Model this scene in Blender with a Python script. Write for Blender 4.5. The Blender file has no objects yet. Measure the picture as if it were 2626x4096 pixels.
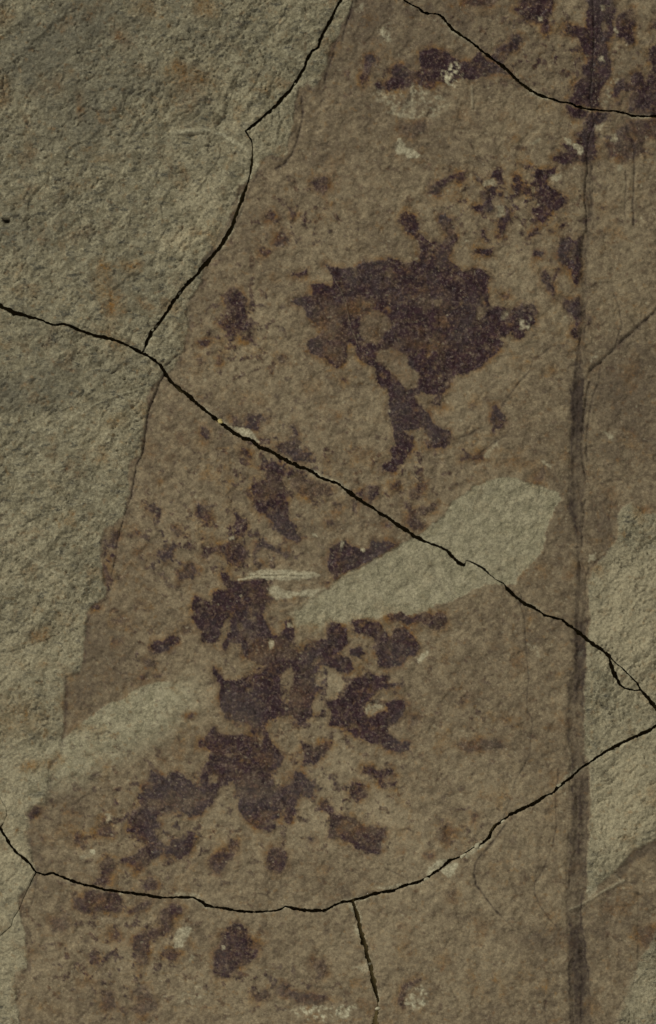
import bpy, math, random
import numpy as np

# ------------------------------------------------------------------ scale
# one photograph pixel (2626 x 4096) is 0.1 mm on the slab
PX = 0.0001
W, H = 2626.0, 4096.0
CX, CY = W / 2, H / 2
scene = bpy.context.scene
col = scene.collection
rng = np.random.default_rng(7)
random.seed(7)

# ------------------------------------------------------------------ camera
DIST = 3.0
cam_d = bpy.data.cameras.new('camera')
cam = bpy.data.objects.new('camera', cam_d)
col.objects.link(cam)
cam.location = (0, 0, DIST)
cam_d.sensor_fit = 'VERTICAL'
cam_d.sensor_height = 24
cam_d.lens = 24 * DIST / (H * PX)
cam_d.clip_start = 0.05
cam_d.clip_end = 50
scene.camera = cam

# ------------------------------------------------------------------ light (indoor copy-stand light)
world = bpy.data.worlds.new("World")
scene.world = world
world.use_nodes = True
bg = world.node_tree.nodes['Background']
bg.inputs['Color'].default_value = (1.0, 0.96, 0.86, 1)
bg.inputs['Strength'].default_value = 0.22


def lamp(name, loc, size, power, color):
    d = bpy.data.lights.new(name, 'AREA')
    d.shape = 'SQUARE'
    d.size = size
    d.energy = power
    d.color = color
    o = bpy.data.objects.new(name, d)
    col.objects.link(o)
    o.location = loc
    import mathutils
    v = mathutils.Vector((0, 0, 0)) - mathutils.Vector(loc)
    o.rotation_euler = v.to_track_quat('-Z', 'Y').to_euler()
    return o


lamp('key_lamp', (-1.25, 1.60, 1.12), 0.26, 43.5, (0.99, 0.965, 0.82))
lamp('fill_lamp', (-0.05, -0.58, 0.80), 0.30, 3.5, (0.99, 0.965, 0.82))

scene.view_settings.view_transform = 'Standard'
scene.view_settings.look = 'None'
scene.view_settings.exposure = 0.0
scene.view_settings.gamma = 1.0

# ------------------------------------------------------------------ tracing helpers
TO = {11: (0, 0), 12: (800, 0), 13: (1626, 0), 21: (0, 1000), 22: (800, 1000), 23: (1626, 1000),
      31: (0, 2000), 32: (800, 2000), 33: (1626, 2000), 41: (0, 3000), 42: (800, 3000), 43: (1626, 3000)}


def T(t, s):
    """ 'x,y[,hw] x,y[,hw] ...' in a traced sheet -> list of [x, y, hw] in photograph pixels """
    ox, oy = TO[t]
    out = []
    for w in s.split():
        v = [float(q) for q in w.split(',')]
        out.append([ox + v[0] / 1.54, oy + v[1] / 1.54, v[2] if len(v) > 2 else None])
    return out


def fillhw(pts, default):
    last = default
    for p in pts:
        if p[2] is None:
            p[2] = last
        last = p[2]
    return pts


# ------------------------------------------------------------------ grid (photograph pixels; y down)
STEP = 4.0
def axis(n, extra):
    a = list(np.arange(-24.0, n + 24.1, STEP))
    s, lo, hi = STEP, a[0], a[-1]
    left, right, ss = [], [], STEP
    while lo > -extra:
        ss = min(ss * 1.12, 16)
        lo -= ss
        hi += ss
        left.append(lo)
        right.append(hi)
    return np.array(left[::-1] + a + right)
GX = axis(W, 420)
GY = axis(H, 420)
NX, NY = len(GX), len(GY)
X, Y = np.meshgrid(GX, GY)
X = X.astype(np.float32)
Y = Y.astype(np.float32)

# ------------------------------------------------------------------ noise
_perm = rng.permutation(512).astype(np.int32)
_ga = rng.uniform(0, 2 * np.pi, 512)
_gx = np.cos(_ga).astype(np.float32)
_gy = np.sin(_ga).astype(np.float32)


def perlin(x, y):
    xi = np.floor(x).astype(np.int32)
    yi = np.floor(y).astype(np.int32)
    xf = (x - xi).astype(np.float32)
    yf = (y - yi).astype(np.float32)
    u = xf * xf * xf * (xf * (xf * 6 - 15) + 10)
    v = yf * yf * yf * (yf * (yf * 6 - 15) + 10)

    def g(ix, iy, dx, dy):
        k = _perm[(_perm[ix & 511] + iy) & 511]
        return _gx[k] * dx + _gy[k] * dy
    a = g(xi, yi, xf, yf)
    b = g(xi + 1, yi, xf - 1, yf)
    c = g(xi, yi + 1, xf, yf - 1)
    d = g(xi + 1, yi + 1, xf - 1, yf - 1)
    return 1.5 * ((a + (b - a) * u) * (1 - v) + (c + (d - c) * u) * v)


def fbm(x, y, scale, octv=4, gain=0.5, seed=0):
    r = np.zeros_like(x)
    a, n, s = 1.0, 0.0, scale
    for k in range(octv):
        r += a * perlin(x / s + 17.3 * (seed + 1) + 5.1 * k, y / s + 31.7 * (seed + 1) + 9.7 * k)
        n += a
        a *= gain
        s *= 0.5
    return r / n * 1.4


def sstep(a, b, x):
    t = np.clip((x - a) / (b - a), 0, 1)
    return t * t * (3 - 2 * t)


ang = math.radians(-48)
U = X * math.cos(ang) + Y * math.sin(ang)
V = -X * math.sin(ang) + Y * math.cos(ang)

# ragged-edge warp shared by all the traced outlines
WX = X + 6.0 * fbm(X, Y, 46, 4, 0.6, 1)
WY = Y + 6.0 * fbm(X, Y, 46, 4, 0.6, 2)
RX = X + 11.0 * fbm(X, Y, 48, 5, 0.66, 3)
RY = Y + 11.0 * fbm(X, Y, 48, 5, 0.66, 4)
KX = X + 3.0 * fbm(X, Y, 34, 4, 0.62, 5)
KY = Y + 3.0 * fbm(X, Y, 34, 4, 0.62, 6)


def window(x0, y0, x1, y1, pad):
    i0 = max(0, np.searchsorted(GX, x0 - pad) - 1)
    i1 = min(NX, np.searchsorted(GX, x1 + pad) + 1)
    j0 = max(0, np.searchsorted(GY, y0 - pad) - 1)
    j1 = min(NY, np.searchsorted(GY, y1 + pad) + 1)
    return slice(j0, j1), slice(i0, i1)


def poly_sdf(pts, pad=40, warp=(None, None), hw=False, closed=True):
    """signed distance (inside positive) in a window round the polygon; with hw: minus the nearest half width"""
    P = np.array([[p[0], p[1]] for p in pts], np.float32)
    w = window(P[:, 0].min(), P[:, 1].min(), P[:, 0].max(), P[:, 1].max(), pad)
    px = (warp[0] if warp[0] is not None else X)[w]
    py = (warp[1] if warp[1] is not None else Y)[w]
    best = np.full(px.shape, 1e9, np.float32)
    bw = np.zeros(px.shape, np.float32)
    ins = np.zeros(px.shape, bool)
    n = len(P)
    for k in range(n if closed else n - 1):
        ax, ay = P[k]
        bx, by = P[(k + 1) % n]
        dx, dy = bx - ax, by - ay
        L = dx * dx + dy * dy + 1e-9
        t = np.clip(((px - ax) * dx + (py - ay) * dy) / L, 0, 1)
        d = (px - ax - t * dx) ** 2 + (py - ay - t * dy) ** 2
        m = d < best
        best = np.where(m, d, best)
        if hw:
            h0, h1 = pts[k][2], pts[(k + 1) % n][2]
            bw = np.where(m, h0 + (h1 - h0) * t, bw)
        if closed:
            c = ((ay > py) != (by > py))
            if abs(by - ay) > 1e-9:
                ins ^= c & (px < (bx - ax) * (py - ay) / (by - ay) + ax)
    best = np.sqrt(best)
    if closed:
        best = np.where(ins, best, -best)
    return w, best, bw


# ------------------------------------------------------------------ cracks
A = T(12, '925,-90,6 870,0,6 835,60,4 820,95,6 785,165,7 750,220,7 730,290,5 722,300,3 690,315,6 665,360,7 650,400,6 625,450,5 595,500,6 560,550,6 515,600,7 460,660,6 400,710,5 350,755,6 300,795,5 282,805,3 295,830,4 315,860,3 325,910,2 325,960,2 322,1010,6 312,1075,3 290,1140,4 270,1200,7 240,1280,6 215,1340,6 200,1390,7 180,1430,8 150,1480,8') + \
    T(21, '1345,0,7 1290,55,6 1275,80,8 1240,115,7 1200,165,7 1150,215,7 1130,240,6 1100,275,7 1070,320,7 1040,365,7 1010,410,7 985,445,5 960,475,6 940,500,6 915,545,7 900,580,6 885,620,4 878,636,4')
B1 = T(21, '-220,220,6 0,343,8 50,365,9 90,388,9 150,402,7 210,420,5 270,438,3 330,462,4 345,465,4 380,455,5 430,465,5 480,490,5 540,512,6 600,530,7 660,542,7 710,555,7 760,575,5 820,605,5 878,636,6')
B2 = T(21, '878,636,6 940,670,5 990,710,6 1005,735,6 1020,770,7 1060,815,7 1110,860,8 1160,895,8 1200,930,7 1250,975,7 1300,1015,6 1350,1055,6 1400,1095,7 1450,1130,8 1500,1160,7') + \
    T(22, '300,1165,7 340,1190,8 370,1215,8 420,1230,7 480,1270,7 540,1300,8 600,1330,8 660,1350,6 710,1380,7 760,1412,6 800,1420,5 850,1440,5 900,1475,7 950,1515,8') + \
    T(32, '985,0,6 1050,40,6 1120,85,6 1180,125,6 1240,165,7 1300,205,7 1350,240,6 1410,265,5') + \
    T(33, '210,290,4 250,310,5 280,345,6 320,385,7 352,403,7 362,390,0.6 370,368,1.6 440,400,4 480,425,4 510,455,2 545,485,1.2 600,515,2 620,545,6 680,600,7 740,645,6 790,665,5 850,708,6 920,730,4 960,735,4 1000,770,6 1050,805,6 1100,845,7 1150,890,7 1200,920,7 1250,962,6')
B3 = T(33, '1250,962,4 1272,985,2 1285,1000,2.5 1330,1035,2.5 1380,1085,2.5 1420,1130,2.5 1447,1172,3')
G1 = T(33, '1250,962,4 1265,1030,7 1290,1090,9 1320,1140,5 1345,1160,4 1400,1172,2.5 1447,1172,3')
B4 = T(33, '1447,1172,4 1490,1220,7 1540,1285,7 1590,1340,6')
BE = T(33, '1590,1340,6 1700,1350,6 2300,1350,6')
C_ = T(12, '1080,-160,4 1258,0,3 1310,30,4 1350,48,4 1380,75,4 1410,82,4 1450,82,4 1480,95,5 1510,120,5') + \
    T(13, '290,185,5 340,215,4.5 400,260,5 450,300,5 510,345,5 570,390,5.5 620,425,6 640,450,6 680,490,6 740,540,6 800,575,5.5 860,600,5 900,608,4.5 940,625,4 1010,635,4.5 1050,655,5 1100,668,5 1150,675,4 1200,680,4 1240,685,2.5 1280,680,4 1310,690,4 1360,698,4 1400,715,4.5 1440,716,2.5 1460,715,4 1540,715,4.5 1800,722,4 2300,722,4')
E0 = T(41, '-700,-80,1 -100,240,1 0,295,.6 20,325,.6 38,360,.4 42,400,0.1 25,445,0.1 6,478,4 15,505,5 40,545,5 70,590,5 110,640,5 150,670,5 180,695,5 222,752,4')
E1 = T(41, '222,752,4 275,768,4 330,760,4 400,790,6 460,812,6 520,830,5 570,838,5 610,853,6 680,866,6 760,878,5 840,885,6 900,893,6 960,905,5 1035,912,3 1100,907,5 1190,908,4 1230,925,5 1270,957,6 1330,970,5') + \
    T(42, '170,980,5 220,990,5 320,998,5 430,995,4 490,985,4 530,965,4 600,980,6 680,990,6 760,990,6 800,975,4 830,955,5 880,940,5 940,928,6')
E2 = T(42, '940,928,6 1000,910,6 1060,893,6 1120,875,6 1190,868,6 1240,843,6 1280,828,6 1340,815,5 1400,787,4') + \
    T(43, '160,765,4 210,735,5 240,705,6 270,680,5 330,660,2.5 380,625,2 420,598,3 470,575,5 510,540,6 525,500,6 550,465,6 600,430,4 640,400,5 700,370,6 780,335,6 860,280,6 910,260,5 960,205,5 1020,170,5 1060,125,3.5 1110,90,4.5 1180,40,4') + \
    T(33, '1300,1510,6 1400,1460,6 1470,1430,6 1510,1410,6 1535,1390,5 1590,1340,6')
F_ = T(42, '940,928,6 955,970,7.5 975,1040,8 990,1110,9 1010,1190,9 1030,1260,8 1050,1330,8 1065,1400,9 1080,1470,9 1095,1530,5 1097,1570,3 1090,1610,5 1085,1650,12 1082,1688,13 1085,1900,10 1090,2400,10')
H_ = T(41, '222,752,1.6 200,800,1.2 165,870,1 140,930,.8 120,980,.8 80,1040,1 70,1085,1 30,1120,.8 0,1145,.9 -100,1210,1 -700,1290,2')
OX0, OY0, OX1, OY1 = -395., -395., W + 395, H + 395


def clampo(p):
    return [[min(max(q[0], OX0), OX1), min(max(q[1], OY0), OY1), q[2]] for q in p]


def rev(p):
    return p[::-1]


def corner(x, y):
    return [[x, y, 0.0]]


def prep(p, top=False):
    return p


A = [[A[0][0] + 180, OY0, 5]] + A
C_ = [[C_[0][0] - 160, OY0, 4]] + C_
B1 = [[OX0, 960, 6]] + B1[1:]
E0 = [[OX0, 3040, 2]] + E0[1:]
H_ = H_[:-1] + [[OX0, 3850, 2]]
BE = BE[:-1] + [[OX1, BE[-1][1], 6]]
C_ = C_[:-1] + [[OX1, C_[-1][1], 4]]
F_ = F_[:-1] + [[F_[-1][0], OY1, 9]]
FR = {
    'a': corner(OX0, OY0) + A + rev(B1),
    'b': A + B2 + B3 + B4 + BE + rev(C_),
    'c': C_ + corner(OX1, OY0),
    'd': B1 + B2 + G1 + B4 + rev(E2) + rev(E1) + rev(E0),
    'e': B3 + rev(G1),
    'f': H_[::-1] + E1 + F_ + corner(OX0, OY1),
    'g': E2 + BE + corner(OX1, OY1) + rev(F_),
    'h': E0 + H_,
}
FLAB = {
    'a': 'rough grey-green stone fragment filling the upper left, above the forked crack',
    'b': 'upper middle stone fragment of brown film with the large blackish purple blotch',
    'c': 'top right corner stone fragment above the thin curved crack, heavily stained purple',
    'd': 'large central stone fragment below the long diagonal crack, with the branching purple stains',
    'e': 'small pale spindle-shaped stone sliver wedged in the fork of the crack at the right edge',
    'f': 'lower left stone fragment with the round purple spots, left of the short upright crack',
    'g': 'smooth tan lower right stone fragment with a curling hairline, right of the upright crack',
    'h': 'small pale stone wedge at the left edge beside the lower hairline crack',
}

# ------------------------------------------------------------------ traced surface regions
film_pts = T(12, '1010,-700 990,-200 950,0 930,70 885,130 865,200 805,290 780,400 745,470 700,540 665,505 610,550 590,620 575,700 580,760 545,880 540,950 480,965 440,955 385,990 340,1080 300,1120 250,1150 225,1210 200,1300 150,1400 100,1500') + \
    T(21, '1250,60 1240,200 1150,330 1160,480 1130,600 1110,650 1080,720 1010,765 985,800 930,850 910,900 915,960 905,1040 885,1130 880,1200 865,1270 800,1300 790,1400 800,1500') + \
    T(31, '770,90 690,150 640,180 620,260 620,370 640,480 660,540 650,600 580,640 530,700 530,790 520,870 510,980 500,1050 410,1090 395,1200 390,1300 395,1400 380,1475') + \
    T(41, '340,20 300,110 290,170 290,240 280,320 200,350 165,390 170,440 165,560 185,640 210,710 220,760 200,820 140,870 110,930 120,980 130,1060 150,1100 165,1200 170,1340 90,1370 80,1430 100,1500 110,1600 125,1688 130,2400') + \
    T(43, '1100,2400 1300,1688 1320,1640 1350,1540 1380,1460 1420,1350 1440,1280 1500,1220 1540,1100 1750,950 2400,500 2400,250 1750,450 1540,545 1400,620 1330,700 1270,765 1150,860 1110,890 1115,840 1115,700 1130,500 1140,300 1130,150') + \
    T(33, '1095,1500 1100,1200 1110,1000 1110,880 1140,740 1130,680 1115,530 1150,430 1220,340 1280,260 1305,190 1300,90 1330,50 1390,20 1430,60 1460,90 1540,85 1800,60 2400,30') + [[OX1 + 300, OY0 - 300, 0]]
lens_pts = T(32, '700,600 790,545 840,495 900,450 1000,410 1100,355 1200,300 1300,245 1370,200 1430,160 1500,100') + \
    T(23, '290,1540 370,1500 430,1450 520,1420 600,1400 680,1410 760,1440 840,1460 930,1490 960,1540') + \
    T(33, '930,20 890,110 860,180 850,250 830,330 760,400 690,470 680,520 600,520 480,520 390,560 330,600 280,620 190,640 130,680 50,700') + \
    T(32, '1310,715 1240,690 1180,700 1080,730 990,730 930,745 920,760 870,750 800,740 760,770 720,800 690,780 640,770 570,765 560,740 600,690 650,640')
lens2_pts = T(31, '380,1480 430,1445 520,1360 620,1290 700,1245 760,1230 820,1180 900,1140 1010,1120 1180,1130 1200,1260 1040,1400 820,1500 640,1600 480,1700 300,1740 160,1680 180,1560')
rib_pts = T(13, '1105,850 1100,1000 1095,1200 1100,1400') + \
    T(23, '1060,0 1070,300 1060,550 1045,700 1015,830 1010,1000 1000,1200 1000,1540') + \
    T(33, '990,30 1030,150 1050,300 1050,500 1035,700 1035,850 1035,1000 990,1150 985,1500') + \
    T(43, '1010,0 1020,200 1020,450 1000,600 1000,800 970,950 1000,1100 990,1350 1010,1688 1010,2400 1140,2400 1140,1688 1140,1450 1110,1250 1090,1000 1110,850 1120,600 1120,200') + \
    T(33, '1090,1540 1100,1200 1108,1000 1108,880 1125,700 1100,500 1087,290 1092,150') + \
    T(23, '1100,1540 1110,1420 1082,1250 1088,1100 1092,900 1092,800 1082,640 1100,550 1112,300 1112,0') + \
    T(13, '1150,1300 1150,1100 1150,1000 1150,850')
vein_pts = T(43, '1750,420 1540,545 1400,620 1330,690 1270,760 1290,800 1330,780 1400,700 1540,610 1750,490')

# dark patches: (sheet, outline, strength, softness[, label])
PATCH = []
def P(t, s, k=1.0, soft=5.0, label=None):
    PATCH.append((t, s, k, soft, label))
P(13, '85,310 180,295 250,320 330,370 400,380 430,330 460,320 510,370 560,400 640,440 640,460 560,450 480,470 430,500 390,490 340,480 270,520 190,500 180,540 130,555 80,530 60,510 20,530 -10,555 -70,545 -110,560 -170,560 -200,530 -190,510 -120,490 -90,480 -95,430 -70,395 -30,390 20,430 70,450 90,440 80,370', .95, 5, 'ragged dark purple band with a crusty pale centre')
P(13, '510,345 550,330 555,300 620,270 650,250 650,215 690,210 715,240 680,310 640,330 610,350 600,390 620,425 570,400', .8, 6)
P(12, '1010,340 1070,335 1085,370 1060,400 1045,470 1025,490 1000,545 988,470 1015,400', .75, 7)
P(13, '335,-20 570,-20 540,30 440,45 350,20', .6, 12)
P(13, '690,-60 915,-60 900,60 880,120 890,190 850,220 820,200 840,150 790,130 740,110 690,90 660,60 700,40', .8, 8)
P(13, '1115,-600 1300,-600 1280,0 1290,60 1270,130 1280,200 1240,260 1250,350 1275,400 1260,470 1210,540 1190,600 1200,670 1140,660 1060,650 985,625 1030,590 1030,500 1080,470 1090,400 1120,380 1080,300 1070,250 980,210 975,130 1040,160 1110,165', .95, 6, 'tall dark purple column at the top of the midrib')
P(13, '1290,100 1350,60 1400,50 1420,120 1400,200 1410,260 1370,280 1340,240 1290,230 1280,160', .8, 7)
P(13, '1800,250 1560,250 1490,310 1495,370 1520,410 1480,500 1440,440 1380,460 1370,500 1320,480 1280,530 1260,590 1300,600 1330,560 1380,570 1400,560 1360,620 1370,680 1400,712 1540,715 1800,720', .85, 7)
P(13, '1290,620 1330,618 1325,650 1285,652', .7, 5)
P(13, '985,640 1050,660 1140,690 1250,690 1240,740 1170,780 1155,810 1175,860 1165,900 1180,960 1150,985 1100,1000 1030,1000 960,1010 900,1000 900,960 950,940 1000,935 960,890 970,870 1030,890 1050,860 1020,820 1080,800 1090,750 1120,720 1040,730 990,700', .85, 6)
P(13, '800,1045 870,1040 930,1040 920,1080 870,1100 850,1130 900,1160 950,1190 975,1230 970,1280 900,1300 870,1350 830,1385 800,1330 770,1300 770,1275 820,1270 800,1230 770,1210 720,1200 685,1215 655,1180 665,1130 655,1090 675,1065 705,1090 700,1140 760,1145 790,1100', .9, 4, 'blocky purple stain left of the midrib')
P(13, '1380,740 1540,722 1800,720 1800,840 1540,860 1480,850 1460,900 1500,940 1440,950 1380,990 1330,1010 1300,970 1240,960 1225,870 1290,860 1300,800', .6, 9)
P(13, '540,1060 570,1030 590,1040 600,1110 610,1130 560,1140 550,1090 515,1090', .95, 4)
P(13, '495,1180 520,1150 560,1150 550,1200 530,1240 545,1280 510,1310 470,1290 420,1300 415,1270 470,1265 490,1240 475,1215', .9, 4)
P(13, '560,1180 602,1182 590,1212 558,1212', .85, 4)
P(13, '600,1265 640,1290 642,1350 625,1400 600,1450 562,1440 572,1390 558,1350 610,1330 612,1300', .8, 5)
P(13, '540,1440 605,1435 608,1462 540,1468', .7, 4)
P(13, '425,1068 482,1110 472,1138 430,1112', .85, 4)
P(13, '130,1190 150,1140 200,1118 260,1080 300,1060 370,1050 372,1112 332,1132 310,1100 265,1115 230,1155 190,1195', .75, 6)
P(13, '448,1412 480,1412 490,1460 522,1480 488,1498 460,1450', .9, 4)
P(13, '722,1012 766,1018 752,1048 730,1042', .8, 4)
P(13, '745,1465 760,1430 800,1388 832,1440 785,1455', .8, 5)
P(13, '878,1412 912,1412 912,1442 880,1438', .7, 4)
P(13, '938,1398 985,1362 984,1392 950,1414', .7, 4)
P(23, '945,-75 1000,-92 1035,-60 1085,-85 1078,0 1072,60 1080,160 1040,240 1024,180 1018,110 960,90 928,30', .9, 6)
P(23, '850,118 880,150 900,170 930,108 955,120 912,210 916,312 872,240 840,190 828,140', .75, 6)
P(23, '968,300 1040,300 1062,288 1082,370 1072,430 1060,550 1030,540 1013,500 1040,470 1030,410 968,360', .8, 6)
P(23, '1118,393 1142,430 1132,478 1108,462', .65, 5)
P(23, '572,262 632,262 642,300 600,308', .6, 6)
P(23, '418,-10 545,-10 525,30 470,38 418,16', .8, 5)
P(23, '778,8 842,6 834,50 790,42', .85, 5)
BIG = T(22, '860,108 960,105 1000,70 1140,65 1160,45 1250,75 1350,70 1352,0') + T(12, '1345,1480 1320,1455 1275,1430 1250,1390 1222,1352 1240,1308 1280,1300 1322,1330 1352,1370 1345,1430 1400,1480') + \
    T(13, '160,1490 230,1488 250,1440 200,1372 198,1330 240,1312 282,1350 302,1420 312,1470 285,1540') + \
    T(23, '250,55 300,80 350,130 400,108 480,115 518,160 500,240 512,330 560,350 640,360 720,330 790,330 812,380 790,460 740,500 700,552 660,530 655,505 570,545 600,590 520,670 440,730 380,760 310,770 270,850 222,890 210,962 150,940 190,900 100,880 50,900 62,925 100,960 110,990 150,1010 160,1070 260,1110 290,1160 240,1222 130,1222 120,1180 160,1170 100,1100') + \
    T(22, '1292,1110 1250,1108 1310,1150 1322,1210 1280,1280 1240,1320 1200,1370 1118,1362 1130,1310 1180,1300 1168,1240 1200,1200 1190,1120 1180,1050 1150,1000 1170,900 1150,860 1100,820 1080,790 1080,730 1020,700 970,650 955,600 920,570 910,620 890,700 850,730 780,680 720,650 660,610 660,560 720,530 740,490 700,450 660,400 640,350 558,322 580,290 640,280 692,282 680,208 760,203 812,225 820,160 760,90')
P(0, BIG, 1.0, 4, 'large jagged blackish purple blotch with two knobs on top')
P(22, '560,160 660,118 668,166 600,168', .85, 4)
P(22, '180,240 240,240 270,290 292,310 280,380 310,440 342,490 330,560 270,560 230,510 190,552 150,540 160,500 108,450 150,400 160,350 148,300', .75, 8)
P(22, '868,783 922,788 912,818 880,806', .7, 4)
P(22, '473,648 532,648 532,692 488,692', .5, 6)
P(22, '358,-8 440,0 412,42 368,30', .7, 6)
P(12, '460,1448 520,1428 555,1480 512,1522 448,1512', .75, 6)
P(12, '678,1120 720,1092 785,1094 794,1150 770,1205 738,1185 698,1168', .7, 7)
P(12, '398,1310 440,1288 468,1320 440,1364 408,1352', .65, 7)
P(12, '545,1278 598,1308 582,1344 556,1322', .65, 6)
P(22, '-10,562 40,538 78,555 50,592 20,588', .75, 5)
P(22, '108,648 152,648 132,714 104,702', .55, 6)
P(22, '-15,670 20,660 22,700 0,720 -15,700', .6, 6)
P(22, '188,1018 232,1028 242,1080 290,1080 288,1012 350,1008 400,1030 432,1018 422,1052 372,1062 362,1112 310,1112 270,1102 200,1088', .8, 5)
P(22, '368,1158 442,1153 432,1198 378,1198', .7, 5)
P(22, '450,1220 500,1180 570,1170 580,1130 558,1088 592,1078 602,1130 612,1200 650,1240 692,1255 650,1308 590,1300 520,1260', .85, 5)
P(22, '8,1088 62,1108 62,1162 30,1174 8,1130', .7, 6)
P(22, '248,1208 292,1228 324,1280 312,1302 258,1262', .65, 6)
P(22, '390,1310 460,1310 540,1320 520,1370 500,1410 530,1460 540,1540 545,1670 590,1690 600,1750 640,1780 600,1805 530,1780 490,1740 440,1670 400,1630 350,1600 340,1540 308,1480 340,1420 400,1400 410,1350', .9, 5)
P(22, '548,1400 620,1388 700,1420 780,1430 832,1460 780,1502 700,1542 620,1512 558,1450', .55, 9)
P(22, '950,1500 1000,1480 1060,1438 1102,1460 1100,1500 1070,1540 1000,1538', .75, 5)
P(22, '1168,1438 1242,1420 1252,1470 1178,1482', .65, 6)
P(22, '1288,1480 1340,1440 1402,1428 1390,1480 1350,1532 1288,1542', .6, 8)
P(32, '1248,0 1312,10 1300,60 1400,36 1474,22 1462,60 1370,92 1330,102 1402,150 1380,182 1310,192 1268,150 1280,80', .6, 7)
P(32, '1138,138 1192,150 1182,182 1138,172', .6, 6)
P(32, '818,20 872,8 872,60 828,72', .55, 7)
P(32, '758,118 822,113 832,162 780,162', .55, 6)
P(32, '938,-5 972,10 962,92 942,72', .55, 6)
P(32, '798,290 850,260 900,255 950,290 1000,310 1040,290 1070,255 1120,260 1160,245 1214,265 1170,310 1100,350 1030,390 940,430 880,450 832,503 808,450 783,400 800,350', .9, 3.5, 'dark purple wedge above the pale bare area')
P(32, '768,508 798,503 792,522', .8, 4)
P(31, '903,28 950,18 1002,60 982,112 960,92 908,62', .75, 6)
P(31, '1213,18 1270,38 1312,120 1280,142 1240,112 1208,82', .8, 6)
P(32, '198,68 240,78 262,110 292,140 282,202 230,212 198,160 220,120', .75, 6)
P(31, '1048,178 1110,168 1128,210 1092,224', .75, 5)
P(31, '970,310 1068,288 1072,350 1020,384 972,352', .75, 6)
P(31, '832,180 862,186 854,216 834,208', .6, 5)
P(32, '13,288 60,300 130,270 200,248 250,268 300,310 312,350 270,382 200,397 150,340 100,322 40,364 13,342', .72, 7)
P(32, '338,268 400,253 460,288 544,318 532,354 480,332 440,312 372,302 352,340 384,400 372,428 338,400 328,330', .75, 5)
P(31, '1128,388 1180,388 1214,430 1192,492 1140,482 1103,492 1098,450 1140,430', .65, 6)
P(31, '688,188 732,188 738,230 702,270 702,302 678,292 684,240', .7, 5)
P(31, '678,333 708,338 698,362 680,358', .75, 4)
P(31, '632,378 666,418 694,520 664,532 638,462', .6, 6)
P(31, '566,652 602,638 614,670 574,684', .75, 5)
P(31, '688,742 740,713 804,730 752,758 698,764', .45, 9)
P(31, '848,620 902,628 872,654', .4, 8)
P(31, '928,902 948,858 1000,870 1050,828 1104,840 1102,892 1030,922 980,944 933,934', .85, 5)
P(31, '888,978 954,978 954,1034 898,1034', .5, 9)
P(31, '862,1073 888,1078 882,1118 862,1112', .65, 4)
P(31, '943,1080 1004,1056 992,1092 948,1104', .5, 6)
P(31, '1146,1332 1192,1308 1196,1342', .65, 5)
P(31, '1126,780 1184,758 1184,812 1138,824', .45, 7)
MID = T(32, '130,440 170,438 182,490 240,500 330,490 350,478 422,488 432,540 420,580 462,612 410,640 390,700 400,740 430,800 460,830 490,840 520,800 528,738 577,738 570,770 582,820 560,900 620,950 640,900 690,870 780,850 790,790 778,748 850,758 902,790 912,830 916,880 880,920 845,950 930,970 942,1040 900,1072 840,1040 760,1020 730,1040 708,1080 720,1120 762,1150 710,1200 692,1280 704,1330 652,1350 642,1394 610,1394 590,1350 540,1330 480,1340 420,1350 410,1400 430,1460 440,1540 350,1530 330,1460 310,1390 260,1370 160,1350 140,1300 118,1240 128,1150 80,1060 68,1026 110,1050 150,1110 230,1110 290,1090 350,1040 402,1025 330,990 258,950 270,900 220,880 190,880 160,932 138,900 160,860 190,800 188,740 200,698 160,730 130,800 110,870 60,892 10,862 -5,800 -42,740 -47,680 -38,588 8,598 70,642 84,570 160,550 138,490')
P(0, MID, .9, 4, 'large branching dark purple stain with many arms')
LOW = T(42, '55,0 -10,-10 -10,-50 50,-100 80,-140 120,-100 250,-95 330,-90 350,-60 430,-60 470,-20 522,42 490,100 440,140 460,200 470,258 500,230 560,200 578,128 640,140 690,190 714,262 680,292 620,280 590,340 602,400 560,452 500,442 530,400 522,350 490,400 470,470 430,512 350,482 280,432 233,370 240,300 205,190 140,220 88,300') + \
    T(41, '1290,350 1240,400 1170,410 1100,370 980,400 960,430 1000,470 960,500 980,560 1050,592 1058,550 1140,552 1150,500 1204,508 1190,600 1160,652 1090,672 1040,640 980,660 920,692 880,742 840,752 830,710 760,702 738,670 770,660 820,650 860,620 900,590 890,540 850,520 778,502 790,430 820,380 870,340 848,290 870,258 868,208 920,180 930,108 960,130 1020,170 1040,140 1090,128 1140,160 1200,202 1233,200 1238,120 1285,70')
P(0, LOW, .8, 5, 'sprawling reddish purple stain in the lower left of the piece')
P(42, '620,-62 660,-50 700,-20 760,-52 812,-52 802,0 760,40 720,82 680,82 628,108 640,50', .75, 5)
P(42, '988,142 1010,98 1060,93 1090,120 1180,113 1224,160 1202,232 1120,232 1070,172 1030,152', .8, 6)
P(42, '916,218 960,198 1042,220 1032,290 980,322 928,292', .75, 6)
P(42, '743,320 780,308 810,350 850,390 880,400 950,410 1010,460 1070,470 1142,470 1152,530 1120,570 1112,642 1040,642 960,612 950,572 890,572 860,542 786,542 802,470 790,400 748,352', .75, 6, 'dark purple stain with an arm pointing up and left')
P(42, '663,538 702,538 708,572 680,574', .65, 5)
P(42, '408,640 450,588 510,598 544,640 532,720 480,772 428,740 403,700', .7, 8)
P(42, '48,680 110,628 170,600 188,548 242,548 242,612 190,682 120,772 58,722', .65, 9)
P(41, '448,520 480,498 514,540 502,592 448,582', .6, 8)
P(41, '588,522 632,420 692,378 682,470 712,530 640,542', .6, 8)
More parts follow.
